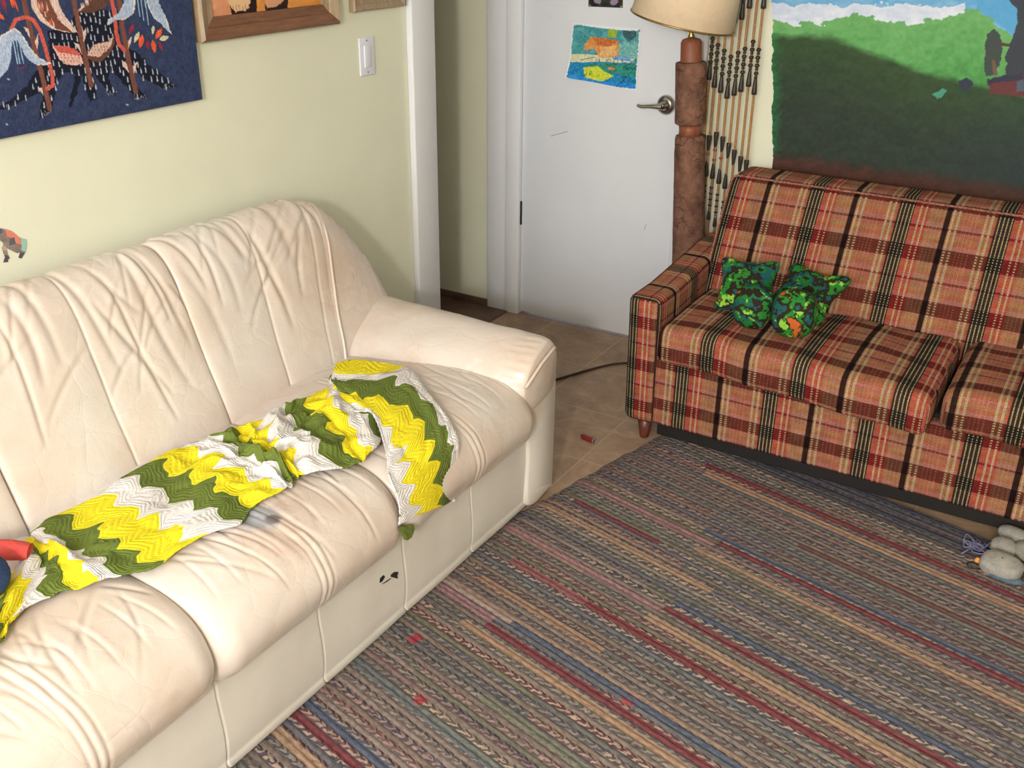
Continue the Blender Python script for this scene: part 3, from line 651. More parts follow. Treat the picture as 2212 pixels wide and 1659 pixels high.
# --- framed pictures on the left wall
def frame(name, y0, y1, z0, z1, wd, dep, label, artfn, side, bottom, inner=None):
    e = empty(name, (XL, (y0+y1)/2, z0)); tag(e, label, 'picture')
    # moulding profile across width: outer edge low, ridge, inner step ; parts: four rails
    prof = [(0, 0), (0, dep*.75), (wd*.12, dep), (wd*.55, dep*.62), (wd*.58, dep*.5), (wd, dep*.42), (wd, .002), (wd, 0)]
    cor = [(y0, z0), (y1, z0), (y1, z1), (y0, z1)]; ind = [(1, 1), (-1, 1), (-1, -1), (1, -1)]
    for i in range(4):
        j = (i+1) % 4; V = []
        for (c, d) in ((cor[i], ind[i]), (cor[j], ind[j])):
            for (q, h) in prof: V.append((XL+.001+h, c[0]+d[0]*q, c[1]+d[1]*q))
        n = len(prof); Fs = [[k, k+1, n+k+1, n+k] for k in range(n-1)]+[list(range(n)), [n+k for k in range(n)][::-1]]
        mesh('frame_rail', V, Fs, bottom if i == 0 else side, e, False)
    a = lsp((y0+wd, y1-wd, .002)); b = lsp((z0+wd, min(z0+.2, z1-wd), .002), (min(z0+.2, z1-wd), z1-wd, .02)) if z1-wd > z0+.2 else lsp((z0+wd, z1-wd, .002))
    painted('artwork', 'x', XL+.008, a, b, .006, artfn, attrmat(name+'_art', .5), e, edge=(90, 70, 50))
    return e
def paint_art(X, Y, A, Z):
    X = (X-430)*4.706; Y = Y*4.706; n = fbm(X/110, Y/70, 4, 4); n2 = fbm(X/22, Y/40, 3, 6)
    p = Paint(X, Y, (212, 146, 78)); t = np.clip((X-250)/300, 0, 1)[:, None]
    p.C[:] = np.array((216, 150, 116))*(1-t)+np.array((208, 138, 66))*t+n[:, None]*np.array((20, 26, 22))+n2[:, None]*8
    p.poly([(310, -60), (320, 90), (345, 175), (460, 160), (588, 150), (578, -200), (300, -200)], (42, 26, 24), 6); p.poly([(662, -60), (672, 80), (684, 132), (900, 106), (908, -200), (660, -200)], (44, 26, 30), 6)
    p.poly([(290, -200), (300, 30), (330, 80), (372, 122), (420, 104), (470, 112), (505, 80), (520, 10), (540, -200)], (222, 182, 142), 10); p.poly([(660, -200), (668, 40), (690, 84), (740, 80), (790, 66), (860, 10), (880, -200)], (206, 150, 116), 10)
    for a in (340, 375, 405, 440, 470, 495): p.line([(a, 50), (a+8, 100)], [3, 6], (120, 80, 58))
    return p.C
frame('framed_picture', 1.952, 2.500, 1.297, 1.80, .058, .034, 'picture of cream fringed shapes on orange in a wide walnut frame', paint_art, M['framelight'], M['framewood'])
def paint_art2(X, Y, A, Z):
    n = fbm(X/12, Y/9, 3, 4)[:, None]; return np.array((120, 84, 70))+n*np.array((40, 40, 40))
frame('framed_picture', 2.578, 2.836, 1.322, 1.62, .034, .022, 'small picture in a thin grey-brown frame beside the white doorway trim', paint_art2, M['framelight'], M['framelight'])

# --- light switch
sw = empty('light_switch', (XL, 2.648, 1.185)); tag(sw, 'white rocker light switch on the pale yellow wall', 'light switch')
box('switch_plate', (XL, 2.612, 1.127), (XL+.006, 2.686, 1.243), M['plate'], sw, .0028, 3)
box('rocker', (XL+.004, 2.632, 1.152), (XL+.0095, 2.664, 1.218), M['plate'], sw, .0018, 2)
for z in (1.137, 1.233): lathe('screw', [(.0, 0), (.0028, 0), (.0024, .0012), (.0, .0014)], M['screw'], sw, 12, (XL+.0058, 2.648, z), (1, 0, 0))

# --- cut-out creature sticker
def paint_decal(X, Y, A, Z):
    X = X*11.06; Y = (Y-450)*11.06; n = fbm(X/70, Y/70, 4, 4)[:, None]; p = Paint(X, Y, (132, 118, 112)); p.C += n*26
    p.poly([(110, 500), (300, 560), (480, 720), (520, 860), (400, 860), (330, 700), (180, 690)], (214, 126, 108), 14); p.poly([(500, 700), (660, 720), (640, 1060), (520, 1000)], (150, 192, 176), 14)
    p.poly([(230, 720), (350, 690), (370, 850), (220, 900)], (92, 92, 100), 14); p.poly([(20, 880), (130, 900), (180, 1000), (60, 1020)], (176, 160, 140), 14); p.poly([(60, 1120), (220, 1120), (210, 1300), (60, 1300)], (84, 78, 84), 14)
    p.poly([(400, 1060), (600, 1060), (560, 1220), (410, 1200)], (84, 82, 86), 10); p.poly([(-300, 400), (60, 470), (60, 600), (-300, 600)], (92, 92, 108), 10); return p.C
OUT = [(-260, 300), (-120, 420), (0, 470), (120, 490), (280, 540), (380, 620), (480, 710), (540, 720), (640, 740), (635, 980), (600, 1060), (560, 1130), (520, 1215), (430, 1180), (470, 1060), (410, 1080), (280, 1020), (160, 960), (190, 1100), (250, 1200), (200, 1230), (200, 1290), (70, 1300), (110, 1170), (30, 950), (80, 840), (0, 780), (-150, 800), (-260, 700)]
dc = painted('wall_sticker', 'x', XL+.0015, np.linspace(1.27, 1.40, 130), np.linspace(.87, 1.0, 130), 0, paint_decal, attrmat('sticker_print', .6), keep=lambda px, py, A, Z: inpoly(px*11.06, (py-450)*11.06, OUT))
tag(dc, 'cut-out clawed creature with salmon and mint patches stuck on the yellow wall', 'sticker')

# ------------------------------------------------------------------ CREAM SOFA
def creases(S, T, specs):
    """S,T arrays in metres; specs (s0,t0,s1,t1,width,depth,bow)"""
    D = np.zeros(S.shape)
    for s0, t0, s1, t1, wd, dp, bow in specs:
        dx, dy = s1-s0, t1-t0; L = math.hypot(dx, dy)+1e-9; ux, uy = dx/L, dy/L
        a = ((S-s0)*ux+(T-t0)*uy)/L; d = -(S-s0)*uy+(T-t0)*ux-bow*np.sin(np.clip(a, 0, 1)*np.pi)
        env = np.clip(np.sin(np.clip(a, 0, 1)*np.pi), 0, 1)**.6*((a > 0) & (a < 1))
        D -= dp*env*(np.exp(-(d/wd)**2)-.35*np.exp(-((d-2.2*wd)/(1.9*wd))**2))
    return D
def loft(name, prof, ys, mat, parent, scale_fn, disp=None, nprof=120, uvs=False, shift=None, axis='y'):
    """closed profile (x,z) swept along y with a per-station scale about its centroid"""
    P, s = resample(prof, nprof, True); C = P.mean(0); V = []; S = []; T = []
    for y in ys:
        k = scale_fn(y); kk = np.array([k, k]) if np.isscalar(k) else np.array(k)
        Q = C+(P-C)*kk
        if shift is not None: Q = shift(y, Q)
        V.append(np.stack([Q[:, 0], np.full(nprof, y), Q[:, 1]], 1)); S.append(np.full(nprof, y)); T.append(s)
    V = np.vstack(V); S = np.hstack(S); T = np.hstack(T); n = len(ys)
    N = normals(V, n, nprof)
    cen = np.array([C[0], 0, C[1]]); cv = V.copy(); cv[:, 1] = 0
    if np.mean(np.sum(N*(cv-cen), 1)) < 0: N = -N
    if disp is not None:
        d = disp(S, T, V)
        V = V+N*d[:, None]
    Fs = list(gridfaces(n, nprof, True)); Fs.append(list(range(nprof))[::-1]); Fs.append([(n-1)*nprof+k for k in range(nprof)])
    o = mesh(name, V, Fs, mat, parent)
    bm = bmesh.new(); bm.from_mesh(o.data); bmesh.ops.recalc_face_normals(bm, faces=bm.faces[:]); bm.to_mesh(o.data); bm.free()
    return o, P, s
def ends(y, y0, y1, r, mn=.9):
    d = min(y-y0, y1-y)/r
    if d >= 1: return 1.0
    d = max(d, 0); return mn+(1-mn)*math.sqrt(max(0, 1-(1-d)**2))
SEAT = [(-1.90, .27), (-1.93, .36), (-1.89, .425), (-1.78, .436), (-1.60, .444), (-1.46, .447), (-1.36, .436), (-1.295, .405), (-1.258, .355), (-1.252, .31), (-1.272, .268), (-1.32, .252), (-1.6, .25)]
sofa = empty('cream_sofa', (-1.72, 1.3, .012)); tag(sofa, 'long worn cream leather three-seat sofa against the yellow wall', 'sofa')
SY = [.43, 1.03, 1.615, 2.225]
# front rail and body, with sewn seams in the covering
def front_panel():
    ys = lsp((.33, 2.39, .0026)); prof = [(-2.08, .02), (-2.09, .10), (-2.09, .26), (-1.7, .275), (-1.34, .275), (-1.305, .262), (-1.300, .20), (-1.300, .10), (-1.306, .035), (-1.325, .016), (-1.6, .014)]
    seams = [.745, 1.045, 1.345, 1.652, 1.952, 2.247]
    def disp(S, T, V):
        d = .0014*fbm(S*5, T*5, 3, 2)
        for q in seams: d -= .0034*np.exp(-((S-q-.004*np.sin(V[:, 2]*20))/.0018)**2)
        for q in (.6, 1.2, 1.5, 1.8, 2.1): d += .0012*np.exp(-((S-q)/.09)**2)
        return d
    return loft('base', prof, ys, M['panel'], sofa, lambda y: ends(y, .33, 2.39, .03, .94), disp, 160)
front_panel()
# torn spots on the front panel
for poly_ in ([(822, 1250), (829, 1243), (832, 1246), (826, 1256), (821, 1259)], [(846, 1242), (853, 1236), (861, 1236), (858, 1244), (860, 1250), (852, 1248), (845, 1246)], [(826, 1262), (838, 1254), (846, 1249), (836, 1257)]):
    V = [onx(q, -1.2962) for q in poly_]; V = V+[v-np.array([.003, 0, 0]) for v in V]; n = len(poly_)
    mesh('tear', V, [list(range(n))]+[[i, (i+1) % n, n+(i+1) % n, n+i] for i in range(n)], M['tear'], sofa, False)
rs = random.Random(11)
def seat(i):
    y0, y1 = SY[i]+.002, SY[i+1]-.002; ym = (y0+y1)/2+(.0 if i else .01)
    sp = []
    for _ in range(26):        # folds running front to back over the front roll, fanning towards the middle seam
        s0 = rs.uniform(y0+.04, y1-.04); t0 = rs.uniform(.38, .62); L = rs.uniform(.10, .26); sp.append((s0, t0, s0+(ym-s0)*rs.uniform(-.2, .7)+rs.uniform(-.05, .05), t0+L, rs.uniform(.0035, .007), rs.uniform(.0012, .0034), rs.uniform(-.02, .02)))
    for _ in range(12):
        s0 = rs.uniform(y0+.03, y1-.12); t0 = rs.uniform(.25, .6); sp.append((s0, t0, s0+rs.uniform(.06, .16), t0+rs.uniform(-.10, .10), rs.uniform(.004, .008), rs.uniform(.001, .0024), rs.uniform(-.02, .02)))
    for k in range(9):         # puckers along the lower front edge
        s0 = y0+.05+k*(y1-y0-.1)/8; sp.append((s0, .78, s0+rs.uniform(-.03, .03), .62, .004, .002, .004))
    def disp(S, T, V):
        d = .006*fbm(S*4+i*3, T*4, 3, 4+i)+creases(S, T, sp)
        x = V[:, 0]; top = np.clip((V[:, 2]-.3)/.1, 0, 1)
        d += .012*np.sin(np.clip((S-y0)/(y1-y0), 0, 1)*np.pi)*top*(x < -1.25)
        sm = ym+.015*np.sin((x+1.3)*4); d -= (.0022*np.exp(-((S-sm)/.0028)**2)-.0012*np.exp(-((np.abs(S-sm)-.009)/.005)**2)+.0018*np.exp(-((np.abs(S-sm)-.019)/.003)**2))*(x > -1.75)
        return d
    shift = None
    if i == 2:
        def shift(y, Q): Q = Q.copy(); k = max(0, (y-2.10)/.12); Q[:, 0] -= .0*k; return Q
    ys = lsp((y0, y0+.05, .0035), (y0+.05, y1-.05, .0034), (y1-.05, y1, .0035))
    o, P, s = loft('seat_cushion', SEAT, ys, M['leather'], sofa, lambda y: ends(y, y0, y1, .055, .90), disp, 250, shift=shift)
    # double row of stitching along the middle seam
    tt = [q for q in P if q[0] > -1.72 and q[1] > .30]; tt = sorted(tt, key=lambda q: math.atan2(q[1]-.30, q[0]+1.55))
    for off in (-.011, .011):
        pts = [(q[0]+.0005, ym+.015*math.sin((q[0]+1.3)*4)+off, q[1]+.012*1.0*min(1, max(0, (q[1]-.3)/.1))*.95) for q in tt[::6]]
    return o
for i in range(3): seat(i)
# worn-through patch near the front of the middle seat
# backrest: three pleated sections and the smooth wing that runs down to the arm
BACK = [(-1.80, .30), (-1.795, .40), (-1.815, .47), (-1.86, .58), (-1.90, .69), (-1.935, .785), (-1.975, .845), (-2.02, .866), (-2.07, .852), (-2.105, .80), (-2.115, .70), (-2.10, .5), (-2.09, .3), (-2.0, .25), (-1.88, .25)]
def backsec(name, y0, y1, seed, wing=False, first=False):
    r2 = random.Random(seed); sp = []
    if not wing:
        for k in range(15):      # long folds, top leaning toward the near side, sweeping down
            s0 = r2.uniform(y0-.02, y1-.02); t0 = r2.uniform(.40, .72); L = r2.uniform(.16, .38)
            sp.append((s0+r2.uniform(-.02, .09), t0-L*.6, s0-r2.uniform(-.03, .05), t0+L*.5, r2.uniform(.005, .011), r2.uniform(.002, .0058), r2.uniform(-.02, .02)))
        for k in range(9):
            s0 = r2.uniform(y0, y1-.1); t0 = r2.uniform(.3, .6); sp.append((s0, t0, s0+r2.uniform(.08, .2), t0+r2.uniform(.10, .26), .005, .0026, .01))
        for k in range(10):      # gathers at the top
            s0 = y0+.03+k*(y1-y0-.06)/9; sp.append((s0, .80, s0-.01, .60, .005, .0016, .0))
    ym = (y0+y1)/2
    Pp, ss = resample(BACK, 230, True)
    def H(y):
        return float(np.interp(y, [0, .40, .46, 1.90, 1.98, 2.05, 2.10, 2.16, 2.22, 2.28, 2.33, 2.37, 2.40], [.9, .9, 1, 1, .985, .945, .91, .855, .785, .69, .60, .48, .34]))
    def shift(y, Q):
        Q = Q.copy(); h = H(y); Q[:, 1] = np.where(Q[:, 1] > .40, .40+(Q[:, 1]-.40)*h, Q[:, 1])
        return Q
    def disp(S, T, V):
        d = .005*fbm(S*4, T*4, 3, seed)
        if not wing:
            d += creases(S, T, sp); d += .006*np.abs(np.sin((S-y0)/(y1-y0)*2*np.pi))**.5
            d -= .0028*np.exp(-((S-ym)/.0026)**2)
            if y1 > 2.0: d -= .0035*np.exp(-((S-y1+.052)/.0026)**2)
        sh = np.clip((V[:, 2]-.42)/.44, 0, 1.0); yy = V[:, 1]
        V[:, 1] += .15*sh*np.where(yy < 2.05, np.clip((yy-1.615)/(2.05-1.615), 0, 1)**1.5, np.clip(1-(yy-2.05)/.36, 0, 1))
        return d
    ys = lsp((y0, y0+.04, .003), (y0+.04, y1-.04, .0034), (y1-.04, y1, .003))
    sf = (lambda y: ends(y, y0, y1, .022, .965)) if not wing else (lambda y: ends(y, y0-.2, y1, .05, .90))
    return loft(name, BACK, ys, M['leather'], sofa, sf, disp, 230, shift=shift)
backsec('back_cushion', .43, 1.03, 21); backsec('back_cushion', 1.032, 1.61, 22); backsec('back_cushion', 1.612, 2.052, 23)
backsec('back_wing', 2.035, 2.405, 24, True)
# piping between the pleated back and the wing
pp, _ = resample([(-1.795, .43), (-1.815, .49), (-1.855, .58), (-1.895, .69), (-1.93, .785), (-1.97, .848), (-2.02, .874), (-2.07, .86)], 30)
pz = [(q[0], q[1] if q[1] < .40 else .40+(q[1]-.40)*.905) for q in pp if q[0] > -2.03]
tube('piping', [(x+.001, 2.050+.15*min(1, max(0, (z-.42)/.44)), z-.0005) for x, z in pz], .0040, M['leather'], sofa, 8, 2)
# armrest: padded top swept front to back + flat side panel
def arm(sign, yo, yi_back, yi_front):
    # sign=+1 far arm (outer at +y)
    xs = lsp((-1.285, -1.33, .003), (-1.33, -1.93, .008)); V = []; n = 90; SS = []
    for k, x in enumerate(xs):
        t = (x+1.285)/(-1.86+1.285); yi = yi_front+(yi_back-yi_front)*np.clip(t, 0, 1.05); d = abs(x+1.285)/.045
        sc = 1 if d >= 1 else .86+.14*math.sqrt(1-(1-d)**2)
        W = yo-yi; f = 1-.55*max(0, 1-d*.55)*0
        prof = [(yi+.012, .33), (yi-.004, .385), (yi+.006, .435), (yi+W*.20, .482), (yi+W*.45, .512), (yi+W*.72, .525+.006*t), (yo-.018, .512+.01*t), (yo+.004, .475), (yo+.004, .42), (yo-.008, .36), (yi+W*.6, .33)]
        P, s = resample(prof, n, True); c = np.array([yo-W*.42, .43]); P = c+(P-c)*sc
        V.append(np.stack([np.full(n, x), P[:, 0] if sign > 0 else P[:, 0], P[:, 1]], 1)); SS.append(s)
    V = np.vstack(V); S = np.repeat(-xs, n); T = np.hstack(SS)
    r2 = random.Random(5); sp = []
    for k in range(11): # gathers radiating from the front welt
        t0 = .10+k*.028; sp.append((1.29, t0, 1.29+r2.uniform(.04, .09), t0+r2.uniform(-.01, .01), .004, .003, 0))
    for k in range(9): s0 = 1.38+k*.055; sp.append((s0, .06, s0+r2.uniform(-.02, .05), .30, .003, .0010, .01))
    for k in range(8): s0 = r2.uniform(1.35, 1.75); sp.append((s0, .05, s0+r2.uniform(-.1, .1), .16, .005, .002, .01))
    N = normals(V, len(xs), n); cv = V-np.array([0, yo-.14, .43]); cv[:, 0] = 0
    if np.mean(np.sum(N*cv, 1)) < 0: N = -N
    V = V+N*(creases(S, T, sp)+.004*fbm(S*5, T*5, 3, 3))[:, None]
    if sign < 0: V[:, 1] = MIR-V[:, 1]
    Fs = list(gridfaces(len(xs), n, True))+[list(range(n))[::-1], [(len(xs)-1)*n+k for k in range(n)]]
    e = empty('armrest', (-1.6, yo if sign > 0 else MIR-yo, .012)); e.parent = sofa; e.matrix_parent_inverse = Matrix.Translation(-Vector(sofa.location))
    def cor(y): return y if sign > 0 else MIR-y
    def fin(o):
        o.parent = sofa; o.matrix_parent_inverse = Matrix.Translation(-Vector(sofa.location)); return o
    bpy.data.objects.remove(e)
    o = fin(mesh('armrest', V, Fs, M['leather'])); bm = bmesh.new(); bm.from_mesh(o.data); bmesh.ops.recalc_face_normals(bm, faces=bm.faces[:]); bm.to_mesh(o.data); bm.free()
    # side panel: rounded slab, its front seen beside the seat
    prof = [(cor(yi_front+.045), .02), (cor(yi_front+.04), .2), (cor(yi_front+.035), .40), (cor(yi_front+.06), .435), (cor(yo-.03), .462), (cor(yo+.0), .44), (cor(yo+.006), .40), (cor(yo+.006), .2), (cor(yo+.002), .03), (cor(yo-.01), .016)]
    xs2 = lsp((-1.288, -1.32, .003), (-1.32, -2.09, .03)); P, s = resample(prof, 120, True); c = P.mean(0); V = []
    for x in xs2:
        d = abs(x+1.288)/.028; sc = 1 if d >= 1 else .90+.10*math.sqrt(1-(1-d)**2); Q = c+(P-c)*np.array([sc, .5+.5*sc]); V.append(np.stack([np.full(120, x), Q[:, 0], Q[:, 1]], 1))
    V = np.vstack(V); Fs = list(gridfaces(len(xs2), 120, True))+[list(range(120))[::-1], [(len(xs2)-1)*120+k for k in range(120)]]
    o = fin(mesh('arm_panel', V, Fs, M['panel'])); bm = bmesh.new(); bm.from_mesh(o.data); bmesh.ops.recalc_face_normals(bm, faces=bm.faces[:]); bm.to_mesh(o.data); bm.free()
    welt = [(-1.283, yi_front+.002, .425), (-1.277, yi_front+.03, .447), (-1.275, yi_front+.07, .470), (-1.276, yi_front+.115, .484), (-1.280, yo-.035, .490), (-1.290, yo-.008, .478), (-1.31, yo+.006, .45)]
    fin(tube('welt', [(a, cor(b), c_) for a, b, c_ in welt], .0048, M['leather'], None, 8, 5))
arm(1, 2.383, 2.055, 2.195)
MIR = .43+2.225; arm(-1, 2.383, 2.055, 2.195)

# ------------------------------------------------------------------ CROCHET BLANKET
PS, _ = resample(SEAT, 400, True)
tops = PS[(PS[:, 1] > .30)]; tops = tops[np.argsort(tops[:, 0])]
def seat_z(x):
    x = np.asarray(x, float); xs = np.array([-1.90, -1.78, -1.60, -1.46, -1.36, -1.295, -1.262, -1.252]); zs = np.array([.438, .444, .452, .455, .445, .415, .365, .315])
    return np.where(x > -1.252, -1e9, np.interp(x, xs, zs))
def onseat(px, lift=.0):
    d = ray(px); d = d/np.linalg.norm(d)
    for t in np.arange(1.2, 3.2, .002):
        p = EYE+d*t
        if p[0] <= -1.252 and p[2] < seat_z(p[0])+.008 and p[2] > .27: break
        if p[0] <= -1.290 and p[2] <= .27: break
    return p-d*.012+np.array([0, 0, lift])
blanket = empty('crochet_blanket', (-1.6, 1.5, .46)); tag(blanket, 'zigzag crochet blanket in olive, yellow and white crumpled along the cream sofa seat', 'blanket')
def cloth(name, rows, us, vs, nu, nv, fold, seed, parent, ufn=None):
    """rows: list over u of list over v of xyz controls"""
    G = np.array(rows, float); a = np.linspace(0, G.shape[0]-1, nu); b = np.linspace(0, G.shape[1]-1, nv)
    H = crom(G, a); H = np.transpose(crom(np.transpose(H, (1, 0, 2)), b), (1, 0, 2))
    Uc = np.interp(a, np.arange(len(us)), us); Vc = np.interp(b, np.arange(len(vs)), vs)
    UU, VV = np.meshgrid(Uc, Vc, indexing='ij')
    H = H+fold(UU, VV, H)
    if ufn: UU = ufn(UU, VV)
    top = H.reshape(-1, 3); bm_ = top.copy(); N = normals(top, nu, nv)
    g = H; du = np.gradient(g, axis=0); dv = np.gradient(g, axis=1); N = np.cross(du, dv); N /= np.linalg.norm(N, axis=2)[..., None]+1e-9; N = N.reshape(-1, 3)
    s = np.sign(np.sum(N*(EYE-top), 1).mean()); N = N*s
    # ribs as real relief
    saw = np.abs(VV-np.floor(VV)-.5); uz = UU+(saw-.25)*1.05; top = top+N*(.0005*np.sin(uz*2*np.pi*6)).reshape(-1)[:, None]
    bot = top-N*.004; uv = np.stack([UU.ravel(), VV.ravel()], 1); n = nu*nv
    F1 = gridfaces(nu, nv); Fs = list(F1)+list(F1[:, ::-1]+n)
    idx = np.arange(n).reshape(nu, nv); loop = np.r_[idx[0, :], idx[1:, -1], idx[-1, -2::-1], idx[-2:0:-1, 0]]
    for i in range(len(loop)): j = (i+1) % len(loop); Fs.append([loop[i], loop[j], loop[j]+n, loop[i]+n])
    o = mesh(name, np.vstack([top, bot]), Fs, M['knit'], parent, True, np.vstack([uv, uv]))
    bm = bmesh.new(); bm.from_mesh(o.data); bmesh.ops.recalc_face_normals(bm, faces=bm.faces[:]); bm.to_mesh(o.data); bm.free(); return o
back = [(-60, 1290), (-25, 1262), (18, 1236), (52, 1196), (60, 1168), (64, 1150), (121, 1114), (206, 1071), (265, 1035), (328, 1000), (395, 965), (455, 950), (498, 938), (550, 918), (610, 887), (652, 867), (700, 845), (712, 825), (722, 806)]
mid = [(-20, 1400), (10, 1320), (60, 1262), (100, 1225), (130, 1205), (165, 1190), (232, 1170), (320, 1125), (390, 1090), (440, 1052), (505, 1022), (540, 1000), (560, 985), (590, 968), (650, 948), (690, 915), (735, 905), (760, 880), (780, 850)]
front = [(-40, 1470), (0, 1388), (28, 1348), (90, 1296), (190, 1268), (249, 1244), (338, 1222), (432, 1168), (505, 1135), (555, 1095), (610, 1064), (630, 1048), (640, 1036), (655, 1030), (728, 1014), (778, 1002), (797, 986), (820, 955), (835, 915)]
us = [-6, -5, -4, -3, -1.6, 0, 1, 2, 3, 4, 5, 6, 7, 8, 9, 10, 11, 12, 13]; us[3] = -3; us[4] = -1.4
rowsA = []
for b_, m_, f_ in zip(back, mid, front):
    B, Mm, Ff = onseat(b_), onseat(m_), onseat(f_)
    rowsA.append([B, (B*.5+Mm*.5), Mm, (Mm*.5+Ff*.5), Ff])
def foldA(U, V, H):
    z = .006+.010*np.abs(fbm(U*.9, V*.8, 2, 3))+.006*np.sin(U*2.1+V*2.2)
    bump = .034*np.exp(-((U-6.6-.3*np.sin(V*2))/.35)**2-((V-2.9)/1.3)**2)+.030*np.exp(-((U-8.6)/.45)**2-((V-2.2)/1.5)**2)+.022*np.exp(-((U+1.0)/.55)**2-((V-2.8)/1.4)**2)+.020*np.exp(-((U-11.2)/1.0)**2-((V-1.8)/1.6)**2)
    ridg = .014*np.exp(-((V-3.6-.4*np.sin(U*2))/.28)**2)*np.exp(-((U-6.6)/1.6)**2)
    wr = .034*(1-2.2*np.abs(fbm(U*1.5, V*1.2, 2, 8)))*np.exp(-((U-8)/3)**2)*.6
    e = np.clip(np.minimum(V, 4.5-V)/.5, 0, 1)**.6
    D = np.zeros(H.shape); D[..., 2] = (z+bump+ridg+wr)*(.25+.75*e); D[..., 0] += .010*fbm(U*1.3, V*1.3, 2, 5); D[..., 1] += .008*fbm(U*1.3+5, V*1.3, 2, 6); return D
cloth('blanket_strip', rowsA, us, [0, 1.12, 2.25, 3.37, 4.5], 420, 110, foldA, 1, blanket)
L = {}
Lw = [(708, 872), (770, 905), (806, 905), (830, 985), (845, 1040), (858, 1090), (862, 1148)]
B1 = [(710, 862), (765, 890), (815, 912), (850, 960), (880, 1030), (890, 1080), (905, 1125)]
B2 = [(716, 856), (760, 872), (812, 876), (892, 908), (933, 985), (945, 1045), (955, 1108)]
B3 = [(716, 836), (755, 842), (845, 836), (905, 872), (958, 945), (982, 1005), (976, 1096)]
B4 = [(722, 820), (768, 822), (872, 815), (925, 865), (968, 930), (990, 990), (981, 1098)]
B5 = [(728, 800), (785, 794), (878, 806), (932, 862), (972, 926), (993, 986), (983, 1098)]
def rb(P, k): return [onseat(q, k) for q in P]
rowsB = [rb(Lw, .016), rb(B1, .018), rb(B2, .022), rb(B3, .022), rb(B4, .018), rb(B5, .014)]
usB = [1.95, 3.0-.02, 2.0, 1.0, 0.0, -1.0]
# stripe order from the inner edge: white, yellow, olive, white, yellow (indices run down)
usB = [2.72, 2.0, 1.0, 0.0, -.7, -1.0]
def foldB(U, V, H):
    D = np.zeros(H.shape); z = .008*np.abs(fbm(U*1.4, V*.7, 2, 13))+.012*np.exp(-((V-.6)/.7)**2)*np.abs(np.sin(U*2.3+V)); D[..., 2] = z; D[..., 0] = .006*np.sin(V*1.7+U)+z*.4; return D
cloth('blanket_panel', rowsB, usB, [0, .9, 1.9, 3.4, 5.0, 6.3, 7.6], 200, 300, foldB, 2, blanket, lambda U, V: np.where(U < 0, U*(.74+1.2*np.clip(1-(V-1.3)/.7, 0, 1)), U))
tip = [onseat(q, .004) for q in ((862, 1140), (868, 1150), (878, 1156), (888, 1150))]
tp_ = cloth('blanket_corner', [[onseat((858, 1140)), onseat((868, 1152)), onseat((872, 1165))], [onseat((872, 1136)), onseat((880, 1150)), onseat((878, 1166))], [onseat((890, 1132)), onseat((892, 1146)), onseat((886, 1160))]], [.35, .5, .65], [0, .1, .2], 20, 20, lambda U, V, H: np.zeros(H.shape)+np.array([.004, 0, 0]), 3, blanket)

# things at the left edge of the frame, lying on the blanket
c0 = onseat((70, 1214)); c1 = onseat((-70, 1222))
rc = tube('red_sleeve', [c1+np.array([0, 0, .03]), (c0+c1)/2+np.array([0, 0, .032]), c0*.75+c1*.25+np.array([0, 0, .03]), c0+np.array([0, 0, .024])], [.020, .021, .020, .017], M['redcloth'], None, 20, 8)
tag(rc, 'coral red cloth tube lying on the blanket at the left edge', 'cloth')
c2 = onseat((-36, 1292)); bmn = bmesh.new(); bmesh.ops.create_uvsphere(bmn, u_segments=32, v_segments=20, radius=.052)
for v in bmn.verts: n_ = v.co.normalized(); v.co *= 1+.06*math.sin(n_.x*5+n_.z*4); v.co.z *= .8; v.co += Vector(c2)+Vector((0, 0, .045))
me = bpy.data.meshes.new('navy_bundle'); bmn.to_mesh(me); bmn.free(); nb = finish('navy_bundle', me, M['navycloth']); tag(nb, 'navy blue rounded cloth bundle below the red cloth tube', 'cloth')

